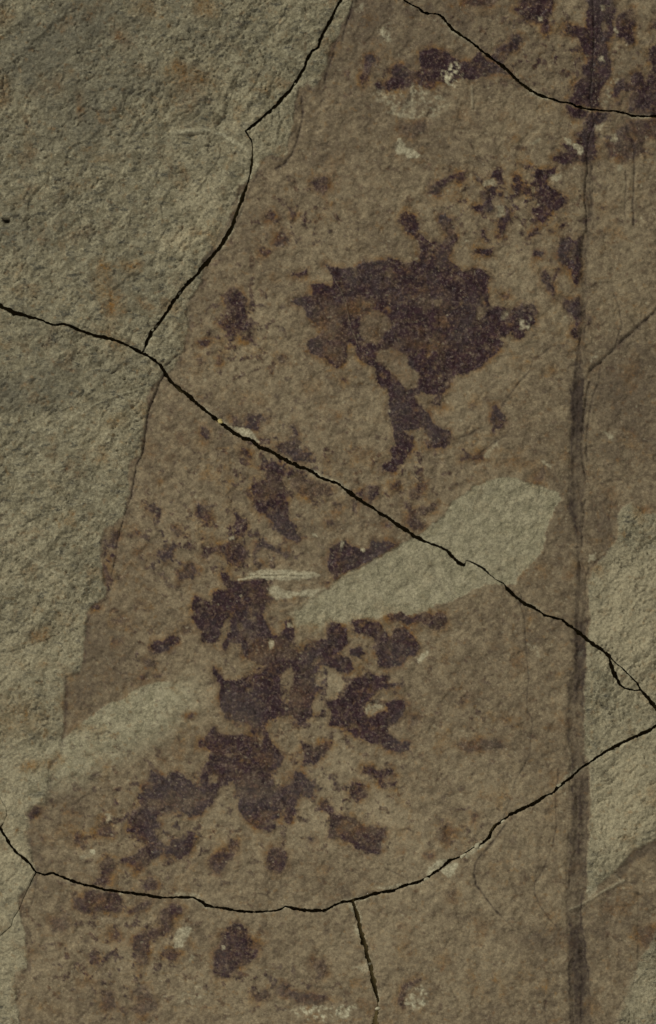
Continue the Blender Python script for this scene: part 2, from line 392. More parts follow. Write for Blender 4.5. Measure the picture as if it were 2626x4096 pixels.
P(41, '608,700 650,658 700,670 722,710 682,790 690,832 600,842 568,832 620,770', .65, 8)
P(41, '163,402 210,350 272,353 242,400 188,434', .65, 6)
P(41, '528,862 620,864 740,882 752,930 764,1000 700,1002 650,990 580,1002 520,1014 458,980 458,910 520,900', .65, 8)
P(41, '858,832 930,778 974,820 962,870 890,872', .65, 7)
P(41, '778,992 840,960 920,920 954,908 900,982 800,1014', .55, 8)
P(41, '998,980 1060,938 1132,970 1122,1010 1060,1060 1072,1100 1010,1150 930,1170 922,1240 902,1320 850,1334 828,1270 816,1150 880,1120 978,1090 978,1030', .62, 8)
P(41, '998,1220 1060,1230 1124,1250 1092,1292 1040,1304 1002,1262', .6, 7)
P(41, '308,1040 400,1018 442,1070 402,1122 318,1122', .45, 12)
P(41, '676,1112 734,1110 744,1162 688,1174', .5, 8)
P(41, '542,1270 590,1238 622,1290 570,1314', .55, 7)
P(42, '170,1110 200,1058 250,1068 292,1100 310,1150 372,1200 342,1280 260,1342 180,1402 88,1392 76,1290 100,1230 128,1190 133,1130', .75, 9, 'large rounded purple spot')
P(41, '810,1480 900,1448 954,1530 964,1600 870,1642 790,1600 850,1560', .45, 12)
P(41, '618,1480 700,1488 712,1580 638,1602', .5, 10)
P(42, '448,1472 510,1428 550,1480 640,1500 760,1498 804,1540 720,1582 620,1562 540,1522 460,1492', .6, 7)
P(42, '316,1490 420,1478 444,1520 348,1562', .5, 8)
P(42, '698,1278 772,1298 792,1380 740,1414 688,1342', .45, 11)
P(42, '1216,1530 1240,1460 1300,1418 1384,1408 1290,1480 1256,1540 1262,1600 1230,1590', .6, 8)
P(32, '918,728 1000,730 1070,750 1120,780 1175,850 1200,790 1262,778 1322,850 1352,900 1342,960 1290,970 1250,1012 1170,1042 1100,1032 1088,960 1058,900 1070,860 1000,820 928,812 960,790 928,762', .82, 5, 'dark purple stain with a square notch')
P(32, '1138,700 1200,683 1260,690 1310,722 1380,680 1440,700 1500,688 1532,740 1512,792 1440,804 1390,772 1320,762 1240,752 1160,742', .7, 6)
P(32, '926,908 1002,906 1014,950 970,982 928,952', .95, 4)
P(32, '998,1070 1040,1058 1100,1080 1150,1080 1160,1128 1224,1128 1204,1162 1120,1160 1080,1200 1040,1240 1008,1300 1040,1342 1100,1310 1150,1300 1140,1250 1210,1218 1264,1240 1262,1300 1210,1380 1160,1400 1180,1450 1230,1480 1304,1500 1290,1540 1240,1562 1150,1540 1100,1500 980,1470 920,1440 870,1400 798,1392 810,1310 776,1248 860,1220 900,1170 920,1130 960,1110', .88, 5, 'hook-shaped dark purple stain')
P(32, '1298,1320 1352,1340 1342,1392 1288,1392', .45, 9)
P(33, '368,1168 414,1200 350,1262 340,1230', .35, 12)
P(33, '296,1512 430,1468 520,1480 600,1468 614,1520 500,1546 380,1560', .45, 9)
P(43, '188,540 250,438 314,510 260,584', .4, 14)
P(43, '396,388 454,400 412,456', .5, 9)
P(43, '116,638 164,640 152,684', .5, 7)
P(43, '250,870 310,860 300,930 260,930', .35, 12)
P(23, '528,958 556,953 592,1010 618,1060 592,1092 556,1102 552,1138 528,1124 523,1040', .8, 5)
P(23, '348,1220 420,1262 484,1228 472,1292 400,1292 328,1304 328,1270 370,1270', .65, 6)
P(23, '780,1400 840,1330 860,1400 800,1470', .4, 12)
P(12, '1228,760 1392,748 1394,820 1320,852 1228,822', .4, 10)
P(43, '1420,1100 1540,1080 1700,1020 1700,1120 1540,1150 1480,1230 1430,1170', .4, 12)
P(13, '1500,170 1545,90 1700,60 1700,150 1545,190', .6, 8)

HOLES = [(22, '985,430 1040,378 1100,368 1162,420 1182,480 1130,520 1092,592 1030,572 985,510', 7, .62),
         (22, '1088,622 1180,602 1262,640 1282,700 1350,752 1340,840 1290,862 1240,832 1192,770 1150,720 1090,682', 7, .74),
         (22, '1440,310 1490,290 1496,330 1450,350', 4, .6),
         (32, '508,1062 560,1018 582,1080 562,1150 548,1252 508,1252 498,1150', 6, .8),
         (32, '418,862 450,858 454,912 420,914', 3, 1),
         (41, '1276,160 1342,148 1344,202 1288,212', 5, .8),
         (41, '560,1560 560,1561 561,1560', 5, .8),
         (32, '230,770 262,760 270,800 235,805', 5, .6),
         (13, '1290,1290 1290,1291 1291,1290', 3, .5),
         (13, '770,1150 790,1150 794,1182 772,1188', 3, 1),
         (13, '1200,30 1222,30 1222,72 1198,70', 4, .9),
         (13, '1206,130 1236,130 1238,190 1206,194', 4, .7),
         (22, '386,1172 424,1168 418,1186 390,1186', 4, .7),
         (32, '925,1370 970,1375 975,1410 930,1405', 6, .6),
         (41, '920,300 990,310 980,350 920,340', 6, .35)]
# pale, scuffed or chipped spots: (sheet, outline, strength, softness)
PALE = [(13, '205,450 260,430 280,380 320,390 345,450 350,500 290,530 240,500', .75, 8),
        (12, '1060,540 1150,570 1260,560 1340,500 1380,560 1480,560 1530,640 1490,720 1300,740 1190,700 1100,620', .35, 22),
        (12, '1140,680 1300,700 1340,740 1220,720', .5, 7),
        (12, '1225,848 1250,858 1272,910 1320,918 1362,960 1320,977 1260,952 1213,952 1198,920', .8, 5),
        (12, '1090,170 1180,160 1200,240 1130,270', .45, 16),
        (12, '945,25 1025,20 1010,60 960,70', .35, 10),
        (13, '1028,880 1092,908 1098,942 1070,953 1028,912', .8, 4), (13, '968,850 1024,860 1022,892 975,872', .7, 4),
        (13, '764,888 832,846 800,892', .55, 5), (13, '814,98 846,98 848,128 816,128', .75, 4),
        (13, '1192,30 1218,32 1220,66 1198,68', .6, 4), (13, '1188,348 1216,348 1216,374 1190,374', .7, 4),
        (13, '1280,165 1304,165 1306,204 1284,202', .6, 4), (13, '1300,1016 1342,1014 1344,1050 1306,1056', .5, 6),
        (13, '1260,840 1300,836 1298,866 1262,862', .6, 4), (13, '1165,770 1225,765 1190,810 1165,800', .5, 5),
        (13, '480,1110 540,1096 550,1140 484,1146', .55, 5), (13, '555,1275 600,1270 604,1330 560,1332', .5, 5),
        (13, '890,1085 960,1065 950,1105 900,1115', .55, 6), (13, '1345,270 1365,260 1360,286', .5, 4),
        (23, '690,430 770,420 760,490 700,500', .45, 9), (23, '580,390 620,380 620,420 590,424', .4, 7),
        (43, '1110,850 1175,850 1170,890 1120,896', .6, 6), (33, '1126,334 1168,334 1168,370 1128,368', .7, 4),
        (33, '1058,936 1086,936 1086,962 1060,962', .7, 4), (33, '755,890 800,890 830,990 800,1000', .4, 9),
        (42, '1290,1480 1340,1450 1390,1480 1400,1560 1350,1600 1290,1590 1255,1560', .62, 10),
        (41, '1100,1110 1150,1078 1182,1100 1162,1150 1112,1222 1075,1234 1068,1180', .7, 4),
        (41, '1160,1290 1190,1262 1188,1284 1166,1304', .6, 4),
        (42, '560,1612 700,1580 800,1590 955,1570 962,1600 900,1642 780,1672 600,1645', .75, 14),
        (42, '-140,1500 0,1460 60,1500 -40,1560 -160,1560', .3, 16), (42, '930,1340 1040,1320 1030,1370', .5, 6),
        (43, '120,750 200,680 272,668 235,702 190,742 130,785', .95, 5), (43, '212,745 272,700 322,690 300,760 255,792 228,772', .95, 3),
        (43, '360,630 470,560 480,590 420,630 370,660', .7, 4), (43, '960,190 1060,100 1080,110 1030,160', .6, 4),
        (22, '190,1088 290,1100 340,1140 372,1192 310,1170 240,1132', .9, 4),
        (42, '900,950 935,945 950,1010 935,1000', .7, 5), (42, '1060,860 1200,830 1280,815 1190,855', .55, 5),
        (42, '940,1080 985,1080 985,1150 960,1130', .55, 5), (42, '975,985 992,1020 1000,1080 985,1060', .55, 3),
        (41, '1050,890 1190,880 1240,900 1180,902 1060,902', .6, 5), (41, '725,885 760,870 768,876 735,894', .8, 3),
        (41, '650,400 685,385 692,440 660,440', .6, 6), (41, '560,615 585,618 584,645 562,644', .8, 3), (41, '500,650 580,640 560,665 510,668', .5, 5),
        (12, '230,1235 262,1190 270,1196 240,1262', .8, 3),
        (32, '690,210 730,210 726,236 698,232', .75, 4), (31, '1415,225 1442,220 1440,242 1418,242', .6, 3),
        (32, '225,497 340,438 450,430 640,440 742,455 740,470 600,492 480,496 350,482', .8, 4),
        (32, '420,540 480,534 560,560 620,560 740,545 700,592 580,602 480,616 430,582', .7, 6),
        (32, '1330,975 1400,930 1410,945 1350,1015', .7, 4), (32, '425,860 448,860 452,910 425,912', .7, 4),
        (32, '990,300 1020,300 1016,314 994,314', .7, 3), (32, '865,250 890,260 870,310 860,290', .5, 4),
        (32, '540,760 570,758 572,782 545,784', .7, 3), (32, '1020,1270 1100,1240 1130,1260 1060,1330 1020,1320', .35, 8),
        (23, '1220,1120 1265,1130 1260,1165 1240,1150', .5, 5), (23, '1395,0 1395,1 1396,0', .3, 5),
        (23, '820,1290 860,1290 900,1330 890,1345 840,1320', .45, 6), (23, '475,1270 540,1200 570,1180 520,1260 490,1284', .5, 5),
        (42, '330,1290 331,1290 330,1291', .4, 4), (42, '130,1212 155,1212 154,1232 132,1232', .7, 3),
        (23, '1100,700 1160,640 1210,600 1160,700 1120,740', .3, 12), (13, '1210,640 1240,560 1280,480 1330,440 1290,520 1250,620', .35, 9)]
# rust and ochre clouds: (sheet, x, y, rx, ry, strength)
RUST = [(21, 630, 115, 30, 40, .8), (21, 800, 95, 60, 35, .9), (21, 705, 330, 60, 90, .8), (21, 890, 345, 40, 28, .6), (21, 620, 190, 60, 70, .4),
        (11, 1190, 500, 130, 110, .55), (11, 760, 230, 50, 60, .75), (11, 910, 60, 70, 50, .6), (11, 1255, 50, 60, 60, .6), (11, 505, 620, 30, 60, .6), (11, 500, 705, 30, 30, .7),
        (11, 20, 90, 50, 50, .5), (11, 10, 620, 40, 40, .8), (11, 340, 540, 50, 60, .4), (11, 660, 960, 80, 30, .4), (11, 480, 1130, 60, 20, .45), (11, 325, 795, 20, 16, .6), (11, 20, 520, 60, 50, .4), (11, 1100, 430, 60, 50, .4),
        (31, 250, 830, 60, 34, 1.0), (31, 120, 1330, 150, 110, .45), (31, 510, 1420, 100, 24, .55), (31, 270, 1430, 16, 24, .8), (31, 285, 1305, 8, 6, 1), (31, 250, 1030, 40, 30, .4),
        (41, 240, 90, 90, 35, .6), (41, 170, 100, 40, 16, .5), (31, 1225, 450, 35, 45, .7), (31, 870, 290, 25, 25, .5), (22, 230, 470, 45, 60, .7), (22, 460, 165, 30, 26, .5), (22, 1270, 585, 130, 22, .8), (22, 1270, 655, 20, 20, .7),
        (22, 850, 1015, 40, 25, .6), (22, 690, 840, 50, 40, .4), (22, 270, 915, 60, 40, .4), (22, 1380, 560, 60, 40, .4), (23, 60, 590, 110, 26, .8), (23, 250, 640, 60, 50, .55), (23, 200, 440, 20, 40, .6), (23, 440, 290, 50, 50, .45),
        (23, 890, 745, 45, 30, .6), (23, 430, 950, 40, 30, .5), (23, 245, 960, 40, 40, .8), (23, 740, 1320, 110, 40, .5), (13, 180, 1210, 40, 18, .7), (13, 280, 1085, 25, 20, .7), (13, 1230, 1280, 50, 55, .45), (13, 610, 1120, 16, 20, .5), (13, 900, 1350, 60, 30, .5), (13, 1180, 900, 40, 60, .5), (13, 930, 190, 50, 40, .5), (13, 480, 60, 60, 30, .4),
        (32, 700, 785, 50, 18, .9), (32, 1155, 1062, 20, 16, 1.0), (32, 940, 1040, 50, 26, .6), (32, 1000, 1310, 30, 30, .8), (32, 480, 620, 60, 20, .5), (32, 460, 380, 80, 26, .5), (32, 740, 1150, 20, 30, .5), (32, 1160, 740, 40, 30, .6), (32, 910, 800, 10, 26, .7), (32, 10, 440, 20, 30, .7),
        (43, 420, 425, 30, 34, .8), (43, 250, 500, 70, 60, .5), (43, 280, 890, 40, 40, .5), (43, 390, 1390, 24, 40, .5), (33, 430, 1500, 60, 26, .7), (33, 1200, 430, 26, 30, .9), (33, 1470, 70, 50, 30, .9), (33, 755, 740, 14, 20, .6),
        (42, 1140, 520, 26, 30, .8), (42, 350, 1540, 60, 40, .6), (42, 800, 1540, 60, 20, .5), (42, 730, 1320, 40, 30, .4), (42, 120, 690, 60, 40, .4), (42, 450, 20, 50, 40, .4), (42, 1025, 1385, 12, 10, 1), (42, 1105, 1535, 14, 10, .9), (41, 900, 600, 80, 40, .4), (41, 690, 1560, 40, 40, .5), (41, 850, 1390, 50, 26, .5), (41, 580, 1270, 30, 30, .4), (41, 350, 1600, 50, 30, .3), (41, 510, 770, 30, 20, .4), (41, 40, 590, 40, 30, .4), (41, 630, 290, 30, 30, .3), (21, 720, 1050, 60, 40, .4), (21, 620, 1250, 30, 40, .35), (21, 1230, 1180, 50, 40, .6), (21, 1270, 1370, 30, 30, .6), (21, 960, 1430, 30, 30, .6), (21, 1430, 1430, 30, 40, .5), (21, 900, 1000, 20, 60, .3), (21, 740, 600, 50, 70, .35)]
# film shade clouds, + darker brown, - paler tan
SHADE = [(43, 500, 700, 650, 600, -.28), (42, 900, 500, 600, 500, -.22), (42, 300, 1300, 500, 250, -.2), (23, 500, 900, 500, 500, -.15), (13, 1300, 500, 400, 500, .15), (13, 300, 400, 700, 500, .25), (12, 1000, 300, 300, 500, .25), (31, 680, 950, 170, 260, .8), (31, 500, 1200, 120, 130, .6), (23, 1350, 950, 240, 420, .75), (33, 1200, 120, 90, 200, .6), (33, 930, 250, 90, 300, .45), (12, 1000, 130, 120, 160, .5), (12, 1200, 100, 160, 90, .35), (13, 300, 100, 260, 120, .4),
         (43, 770, 1180, 130, 60, .75), (43, 820, 1260, 160, 140, .35), (43, 950, 1140, 70, 60, .8), (43, 960, 800, 60, 90, .4), (43, 400, 1030, 120, 40, .4), (43, 1250, 1000, 160, 260, .35), (42, 880, 870, 60, 40, .45), (42, 700, 780, 200, 90, .3), (33, 740, 850, 60, 40, .5), (33, 600, 900, 200, 200, .25),
         (41, 400, 250, 200, 120, .35), (41, 200, 650, 60, 160, .35), (22, 420, 500, 160, 200, -.25), (22, 600, 800, 300, 200, -.2), (13, 780, 700, 200, 200, -.1), (13, 700, 1250, 260, 200, -.3), (13, 1000, 320, 90, 100, -.3), (13, 1300, 360, 60, 100, -.4), (13, 1050, 80, 60, 70, -.45), (23, 700, 200, 150, 200, -.35), (23, 980, 450, 60, 100, -.6), (32, 830, 1120, 80, 90, -.6),
         (42, 850, 60, 160, 120, -.55), (42, 1180, 450, 90, 160, -.4), (32, 200, 1000, 150, 90, -.3), (31, 1100, 1150, 200, 120, -.35), (41, 1300, 450, 120, 150, -.35), (42, 680, 500, 120, 120, -.3), (43, 300, 1250, 300, 200, -.1), (33, 450, 1370, 80, 100, -.3),
         (41, 700, 1230, 260, 120, -.15), (42, -100, 1500, 300, 100, -.2), (22, 1280, 760, 60, 80, -.5), (31, 1250, 1250, 60, 160, -.3)]
# rock matrix shade: + darker grey, - paler/tan
GREY = [(11, 500, 400, 750, 500, .5), (31, 150, 700, 330, 520, -.4), (41, 60, 600, 150, 800, -.45), (33, 1350, 700, 260, 460, -.95), (43, 1350, 300, 280, 360, -1.0), (33, 1250, 1350, 160, 160, -.3), (12, 300, 900, 160, 300, -.3), (11, 500, 130, 260, 120, .7), (11, 1250, 180, 260, 90, .25), (11, 200, 280, 160, 120, .4), (11, 450, 560, 260, 260, .35), (11, 500, 830, 300, 160, .3), (11, 1000, 480, 200, 120, .15), (11, 150, 1400, 300, 160, .4), (21, 720, 180, 180, 120, .5),
        (21, 200, 900, 200, 160, .75), (21, 350, 830, 120, 160, .35), (21, 520, 700, 200, 160, .2), (21, 30, 860, 90, 90, .5), (11, 1250, 1230, 130, 160, -.6), (11, 1130, 1480, 120, 60, -.9), (11, 700, 1100, 200, 120, -.15), (11, 100, 640, 200, 120, -.2), (11, 1350, 500, 100, 220, -.25), (12, 500, 620, 90, 200, -.1),
        (21, 250, 1050, 220, 60, -.5), (21, 650, 1180, 120, 130, -.45), (31, 100, 130, 200, 160, -.25), (31, 150, 650, 200, 160, .3), (31, 200, 1020, 220, 60, -.3), (31, 150, 1370, 180, 100, .3), (41, 60, 650, 100, 160, -.55), (41, 60, 300, 120, 160, -.3), (41, 60, 1300, 100, 300, -.4), (41, 250, 30, 200, 60, -.2),
        (33, 1350, 700, 150, 260, -.2), (33, 1200, 1180, 60, 140, .3), (43, 1400, 300, 150, 140, -.45), (43, 1250, 380, 140, 140, -.3), (43, 1200, 160, 40, 140, .3), (43, 1450, 1500, 120, 160, -.35), (33, 1400, 230, 100, 160, .1), (12, 700, 80, 90, 120, -.1), (21, 960, 530, 80, 120, .1)]
# fine grooves: (sheet, line, half width, depth, pigment)
GROOVE = [(13, '1165,-300 1150,0 1160,200 1150,420 1130,600 1160,760 1125,850 1112,960 1120,1040 1105,1120 1100,1230 1110,1300 1115,1440', 3, 7, .6),
          (13, '1355,760 1370,830 1395,860 1405,940 1405,1100 1395,1250 1405,1400', 2.2, 3, .6), (13, '1350,1050 1355,1180 1345,1300 1350,1350', 2, 2.5, .5), (13, '1150,1080 1150,1250 1152,1400', 2.5, 3, .45),
          (23, '1075,540 1070,620 1085,700', 3.5, 6, .8), (23, '1130,750 1150,722 1200,690 1250,640 1320,570 1400,500 1480,430 1540,370 1700,250', 6, 9, .75), (23, '1130,820 1110,900 1100,1000 1090,1080 1080,1180 1078,1250 1110,1420', 5, 9, .75),
          (23, '1180,830 1150,900 1130,1020 1110,1170 1115,1300', 3.5, 5, .65), (23, '1200,690 1185,790 1220,800', 2.5, 3, .5), (23, '1280,270 1310,350 1330,460 1305,540 1290,600', 2.2, 2.5, .5), (23, '1110,0 1100,200 1105,500 1100,560', 3, 4, .5),
          (33, '1100,0 1085,200 1085,285', 4, 7, .75), (33, '1052,300 1075,440', 2.5, 3, .6), (33, '1240,325 1180,370 1130,420 1105,480 1108,600 1105,800', 3.5, 5, .65), (33, '1270,0 1240,160', 2, 2, .3),
          (23, '975,590 900,590 850,630 780,680 765,740 700,810 640,890 590,960 585,985', 1.9, 2.4, .6), (23, '520,1080 430,1110 380,1140 300,1170', 1.9, 2, .55), (23, '620,1140 540,1190 470,1240', 2.2, 2, .5), (23, '480,1330 530,1420', 2, 2, .4),
          (33, '690,555 710,600 705,650 730,740 735,860 745,980 755,1100 745,1200 745,1310 780,1350 770,1450 765,1540', 1.9, 2.2, .55), (43, '760,30 720,110 670,200 650,280 620,370 600,420', 1.9, 2.2, .5),
          (43, '620,450 540,560 480,630 430,690 415,760 430,830 490,910 540,980 580,1020', 2.4, 3, .75), (43, '580,1020 650,1080 700,1110', 2, 2, .35), (43, '940,120 920,300 925,480 900,600 860,700 830,770 790,820 790,880 830,970 880,1040 930,1090', 2, 2.2, .5),
          (43, '1000,1470 910,1480 860,1540 855,1600 865,1688', 2, 2, .45), (43, '100,900 270,1010 430,1050 560,1100 760,1130 950,1110', 7, 2.5, .22), (43, '1010,730 1005,850', 2, 2, .4), (43, '1090,1230 1070,1250 1100,1290', 5, 7, .8),
          (43, '1010,60 1000,500 985,900 1010,1400 1015,1688', 3, 3, .4), (43, '1060,1300 1085,1400 1075,1600 1080,1700', 5, 4, .5), (43, '1420,880 1480,920 1520,960', 4, 4, .5), (43, '1440,900 1430,880 1430,1320 1400,1440', 2.5, 3, .25),
          (12, '960,-90 945,0 925,90 890,190 880,250', 3, 4, .7), (12, '825,330 790,430 770,510', 4.5, 5, .75), (12, '630,600 635,700 625,770 600,870 570,950 520,1010 470,1040', 4, 6, .85), (12, '360,1070 310,1170 260,1300 215,1400', 3.5, 4, .5),
          (21, '1010,772 985,810 965,880 940,930', 4, 16, 1.0), (21, '940,930 915,990 905,1080 895,1150 885,1220', 3.6, 14, 1.0), (21, '885,1220 870,1280 840,1330 830,1400 820,1460 810,1530', 2.6, 8, .85), (31, '805,0 770,80 755,150 740,200 725,270 715,350 690,460', 1.8, 5, .65),
          (21, '1020,715 1060,680 1095,645', 4, 9, .8), (31, '570,700 530,760 520,840', 4, 3, .4), (31, '405,1090 415,1200 408,1330 400,1400', 7, 3, .55), (31, '0,940 60,935 140,915 220,885 300,855 370,820', 3.5, 5, .3), (31, '590,1445 640,1435 660,1425 685,1435', 3, 5, .7), (31, '605,1450 612,1500', 2.5, 3, .5),
          (31, '180,765 240,775 310,765', 2.5, 3.5, .3), (31, '20,480 60,465 180,455', 3, 4, .3), (31, '380,330 440,310 500,290', 3, 4, .3), (31, '460,540 470,660', 2, 2.5, .3),
          (11, '520,660 560,665 610,690 670,695 740,690 752,640', 3.5, 7, .45), (11, '1100,832 1180,835 1290,822', 4, 6, .25), (11, '0,800 40,805 100,830 170,832', 3.5, 6, .35), (11, '150,1230 185,1160 200,1130', 3.5, 7, .5), (11, '70,1335 120,1330 150,1365', 3, 8, .6), (11, '560,1470 620,1400', 3, 6, .4), (11, '800,590 900,500 960,470', 3, 4, .2),
          (11, '540,990 575,930', 4, 6, .3), (11, '260,1270 330,1330 400,1270 410,1230', 2.5, 4, .25), (11, '380,790 440,720', 3, 5, .3), (11, '1060,1010 1070,1100 1060,1160', 3, 3, .2), (11, '250,1430 300,1400', 3, 5, .3), (11, '480,1450 540,1390', 3, 4, .3), (21, '0,910 50,905', 4, 5, .4),
          (21, '690,760 735,730', 4, 7, .6), (42, '365,888 420,895 430,915', 3, 5, .6), (42, '490,1370 560,1340', 2, 2, .2), (42, '1140,730 1200,755 1270,790', 1.8, 2, .45), (41, '60,210 80,220 70,240', 3, 5, .5), (41, '175,1090 200,1190 180,1240', 3, 3, .45), (41, '225,790 215,900 170,1010', 2, 3, .4), (43, '1200,190 1240,210 1250,170 1240,130', 3.5, 5, .35), (33, '1200,1260 1235,1285 1245,1230', 4, 5, .35), (33, '570,430 610,435', 4, 3, .4), (22, '980,910 985,840 1040,800', 3, 2, .4), (32, '1400,330 1440,480 1500,560', 4, 1.5, .15),
          (33, '120,310 180,470 260,600', 5, 1, .28), (43, '1300,1600 1400,1450 1440,1400', 3, 3, .3)]
# ridges and scratches: (sheet, line, half width, height, pale)
RIDGE = [(11, '1060,815 1150,805 1290,798 1380,838 1460,880 1530,930', 9, 4, .55), (21, '-80,1360 0,1310 100,1250 200,1200 280,1140 380,1080 480,1010 570,960 680,910 780,880 880,850 930,820', 2.6, 3, .45),
         (31, '60,270 140,330 240,390 300,430 370,460', 5, 4, .4), (31, '360,470 430,540', 5, 3, .2), (43, '1340,805 1230,860 1100,940 1010,985', 5, 3, .45), (43, '1290,770 1330,820', 5, 3, .35),
         (22, '830,180 870,250 900,330 930,480 980,590', 2, 1.5, .16), (13, '405,530 410,660', 4, 1, .25), (32, '300,460 450,455 690,462', 3.5, 3, .5), (32, '240,495 350,475 600,478', 3, 2, .4), (43, '1130,0 1140,300', 3, 2, .3), (43, '1410,1430 1450,1380', 3, 3, .4)]

# ------------------------------------------------------------------ pigment and height fields
def full(w, v, fill=-1e3):
    r = np.full(X.shape, fill, np.float32)
    r[w] = v
    return r


wf, sf, _ = poly_sdf(film_pts, 60, (RX, RY))
s_film = full(wf, sf, -200)
film = sstep(-1, 1, s_film / (4 + 16 * sstep(.0, .5, fbm(X, Y, 260, 2, .5, 19))) + .5 * fbm(X, Y, 18, 3, .6, 20))
wl, sl, _ = poly_sdf(lens_pts, 60, (WX, WY))
s_lens = full(wl, sl, -200)
xl0 = 800 + 560 / 1.54
soft_l = 4 + 26 * sstep(xl0 + 260, xl0 + 30, X)
_n = fbm(X, Y, 20, 3, .65, 83)
lens = sstep(0, 1, ((s_lens + 4 * _n) / soft_l + 1) / 2 + .3 * _n * sstep(40, 0, np.abs(s_lens))) * (.90 + .18 * fbm(X, Y, 110, 5, .7, 84))
w2, s2, _ = poly_sdf(lens2_pts, 120, (WX, WY))
s_l2 = full(w2, s2, -200)
diag = (X - 250) * 0.60 + (Y - 2950) * 0.80           # sharp along the upper edge, soft elsewhere
# distance below the sharp upper edge
up = T(31, '380,1480 430,1445 520,1360 620,1290 700,1245 760,1230 820,1180 900,1140 1010,1120')
wu, du, _ = poly_sdf(up, 200, (WX, WY), closed=False)
d_up = full(wu, du, 400)
edge_soft = 4 + 90 * sstep(10, 120, d_up)
lens2 = sstep(0, 1, (s_l2 / edge_soft + 1) / 2) * (1.05 - 0.5 * sstep(560, 880, X)) * (.95 + .5 * fbm(X, Y, 60, 5, .7, 85))
wr, sr, _ = poly_sdf(rib_pts, 40, (RX + 7 * fbm(X, Y, 260, 3, .5, 86), RY))
sr = sr + 5 * fbm(X[wr], Y[wr], 24, 3, .6, 87)
s_rib = full(wr, sr, -200)
rib = sstep(-5, 6, s_rib)
wv, sv, _ = poly_sdf(vein_pts, 40, (WX, WY))
s_vein = full(wv, sv, -200)

shape0 = X.shape
dark = np.zeros(shape0, np.float32)
halo = np.zeros(shape0, np.float32)
patch_id = np.full(shape0, -1, np.int32)
mott = fbm(X, Y, 60, 4, 0.6, 11)
mot2 = fbm(X, Y, 20, 3, 0.65, 12)
edn = fbm(X, Y, 11, 2, .6, 89)
def clouds(lst, amp=0.55, wob=18):
    r = np.zeros(shape0, np.float32)
    nx = X + wob * 1.6 * fbm(X, Y, 120, 4, .6, 21)
    ny = Y + wob * 1.6 * fbm(X, Y, 120, 4, .6, 22)
    for t, x, y, rx, ry, st in lst:
        ox, oy = TO[t]
        cx, cy, rx, ry = ox + x / 1.54, oy + y / 1.54, rx / 1.54, ry / 1.54
        w = window(cx, cy, cx, cy, max(rx, ry) * 2.4 + 30)
        e = np.exp(-(((nx[w] - cx) / rx) ** 2 + ((ny[w] - cy) / ry) ** 2) * 0.9)
        r[w] += st * e
    return r
def sum_zone():
    r = np.zeros(shape0, np.float32)
    for t, x, y, rx, ry, q in ((13, 900, 300, 500, 260, .9), (13, 700, 1250, 500, 260, 1.0), (13, 1350, 850, 220, 160, .8), (22, 250, 500, 260, 400, .9), (22, 500, 1350, 400, 260, 1.0), (32, 250, 250, 420, 300, 1.0), (31, 1050, 250, 260, 300, 1.0),
                               (31, 680, 350, 60, 330, 1.0), (32, 800, 1200, 520, 380, .9), (41, 950, 450, 520, 380, .9), (42, 700, 300, 560, 320, .8), (41, 700, 1250, 480, 330, .9), (42, 400, 1450, 420, 160, .8), (22, 1250, 1350, 300, 200, .8), (33, 480, 1350, 200, 260, .5), (12, 600, 1350, 420, 200, .7), (31, 900, 950, 130, 130, .8), (12, 1100, 450, 260, 130, .6), (43, 300, 480, 220, 200, .6)):
        ox, oy = TO[t]
        r = np.maximum(r, q * np.exp(-(((X - ox - x / 1.54) / (rx / 1.54)) ** 2 + ((Y - oy - y / 1.54) / (ry / 1.54)) ** 2) * .8))
    return r
for k, (t, s, st, so, lab) in enumerate(PATCH):
    pts = s if t == 0 else T(t, s)
    pw, ps, _ = poly_sdf(pts, 46, (RX, RY))
    so = so * 1.0
    st = min(1, st * 1.0 + .14) if st > .45 else st + .08
    big = ps.shape[0] * ps.shape[1] > 9000
    tt = ps / so
    v = sstep(-1, 1, tt + (1.3 * mot2[pw] + .9 * edn[pw]) * 5 / (so + 1)) * st
    dark[pw] = np.maximum(dark[pw], v)
    v2 = sstep(-20, 7, ps + 9 * mot2[pw] + 9 * mott[pw]) * st
    dark[pw] = np.maximum(dark[pw], v2 * (.30 + .25 * mott[pw]))
    halo[pw] = np.maximum(halo[pw], sstep(-30, 2, ps) * min(1, st + .15))
    m = (ps > -1.0)
    patch_id[pw] = np.where(m, k, patch_id[pw])
for t, s, so, st in HOLES:
    pw, ps, _ = poly_sdf(T(t, s), 24, (RX, RY))
    v = sstep(-so, so, ps + 3 * edn[pw]) * st
    dark[pw] *= (1 - v)
    halo[pw] *= (1 - .8 * v)
    if st > .7:
        patch_id[pw] = np.where(ps > 0, -1, patch_id[pw])
# purple crust is patchy, thinner where the rock shows through
tex2 = fbm(X, Y, 17, 2, .7, 82)
tex1 = fbm(X, Y, 46, 4, .7, 81)
thin = sstep(.05, .5, fbm(RX, RY, 150, 5, .65, 88))
dark *= 1 - .24 * thin
lobe = clouds([(22, 800, 430, 110, 130, .5), (22, 820, 640, 90, 60, .6), (22, 1000, 330, 60, 40, .4), (23, 60, 560, 150, 60, .35), (22, 1450, 320, 80, 60, .3), (32, 400, 600, 120, 60, .3), (32, 430, 950, 110, 60, .35), (32, 640, 1180, 70, 110, .3), (42, 330, 220, 110, 60, .35), (41, 1000, 330, 90, 50, .4), (42, 960, 470, 140, 60, .35), (22, 450, 1440, 60, 60, .4), (22, 660, 1450, 120, 50, .35), (41, 1180, 330, 60, 60, .3)])
dark *= 1 - np.clip(lobe, 0, .6) * (.7 + .6 * tex2)
dark *= 0.90 + 0.30 * tex1 + .22 * tex2
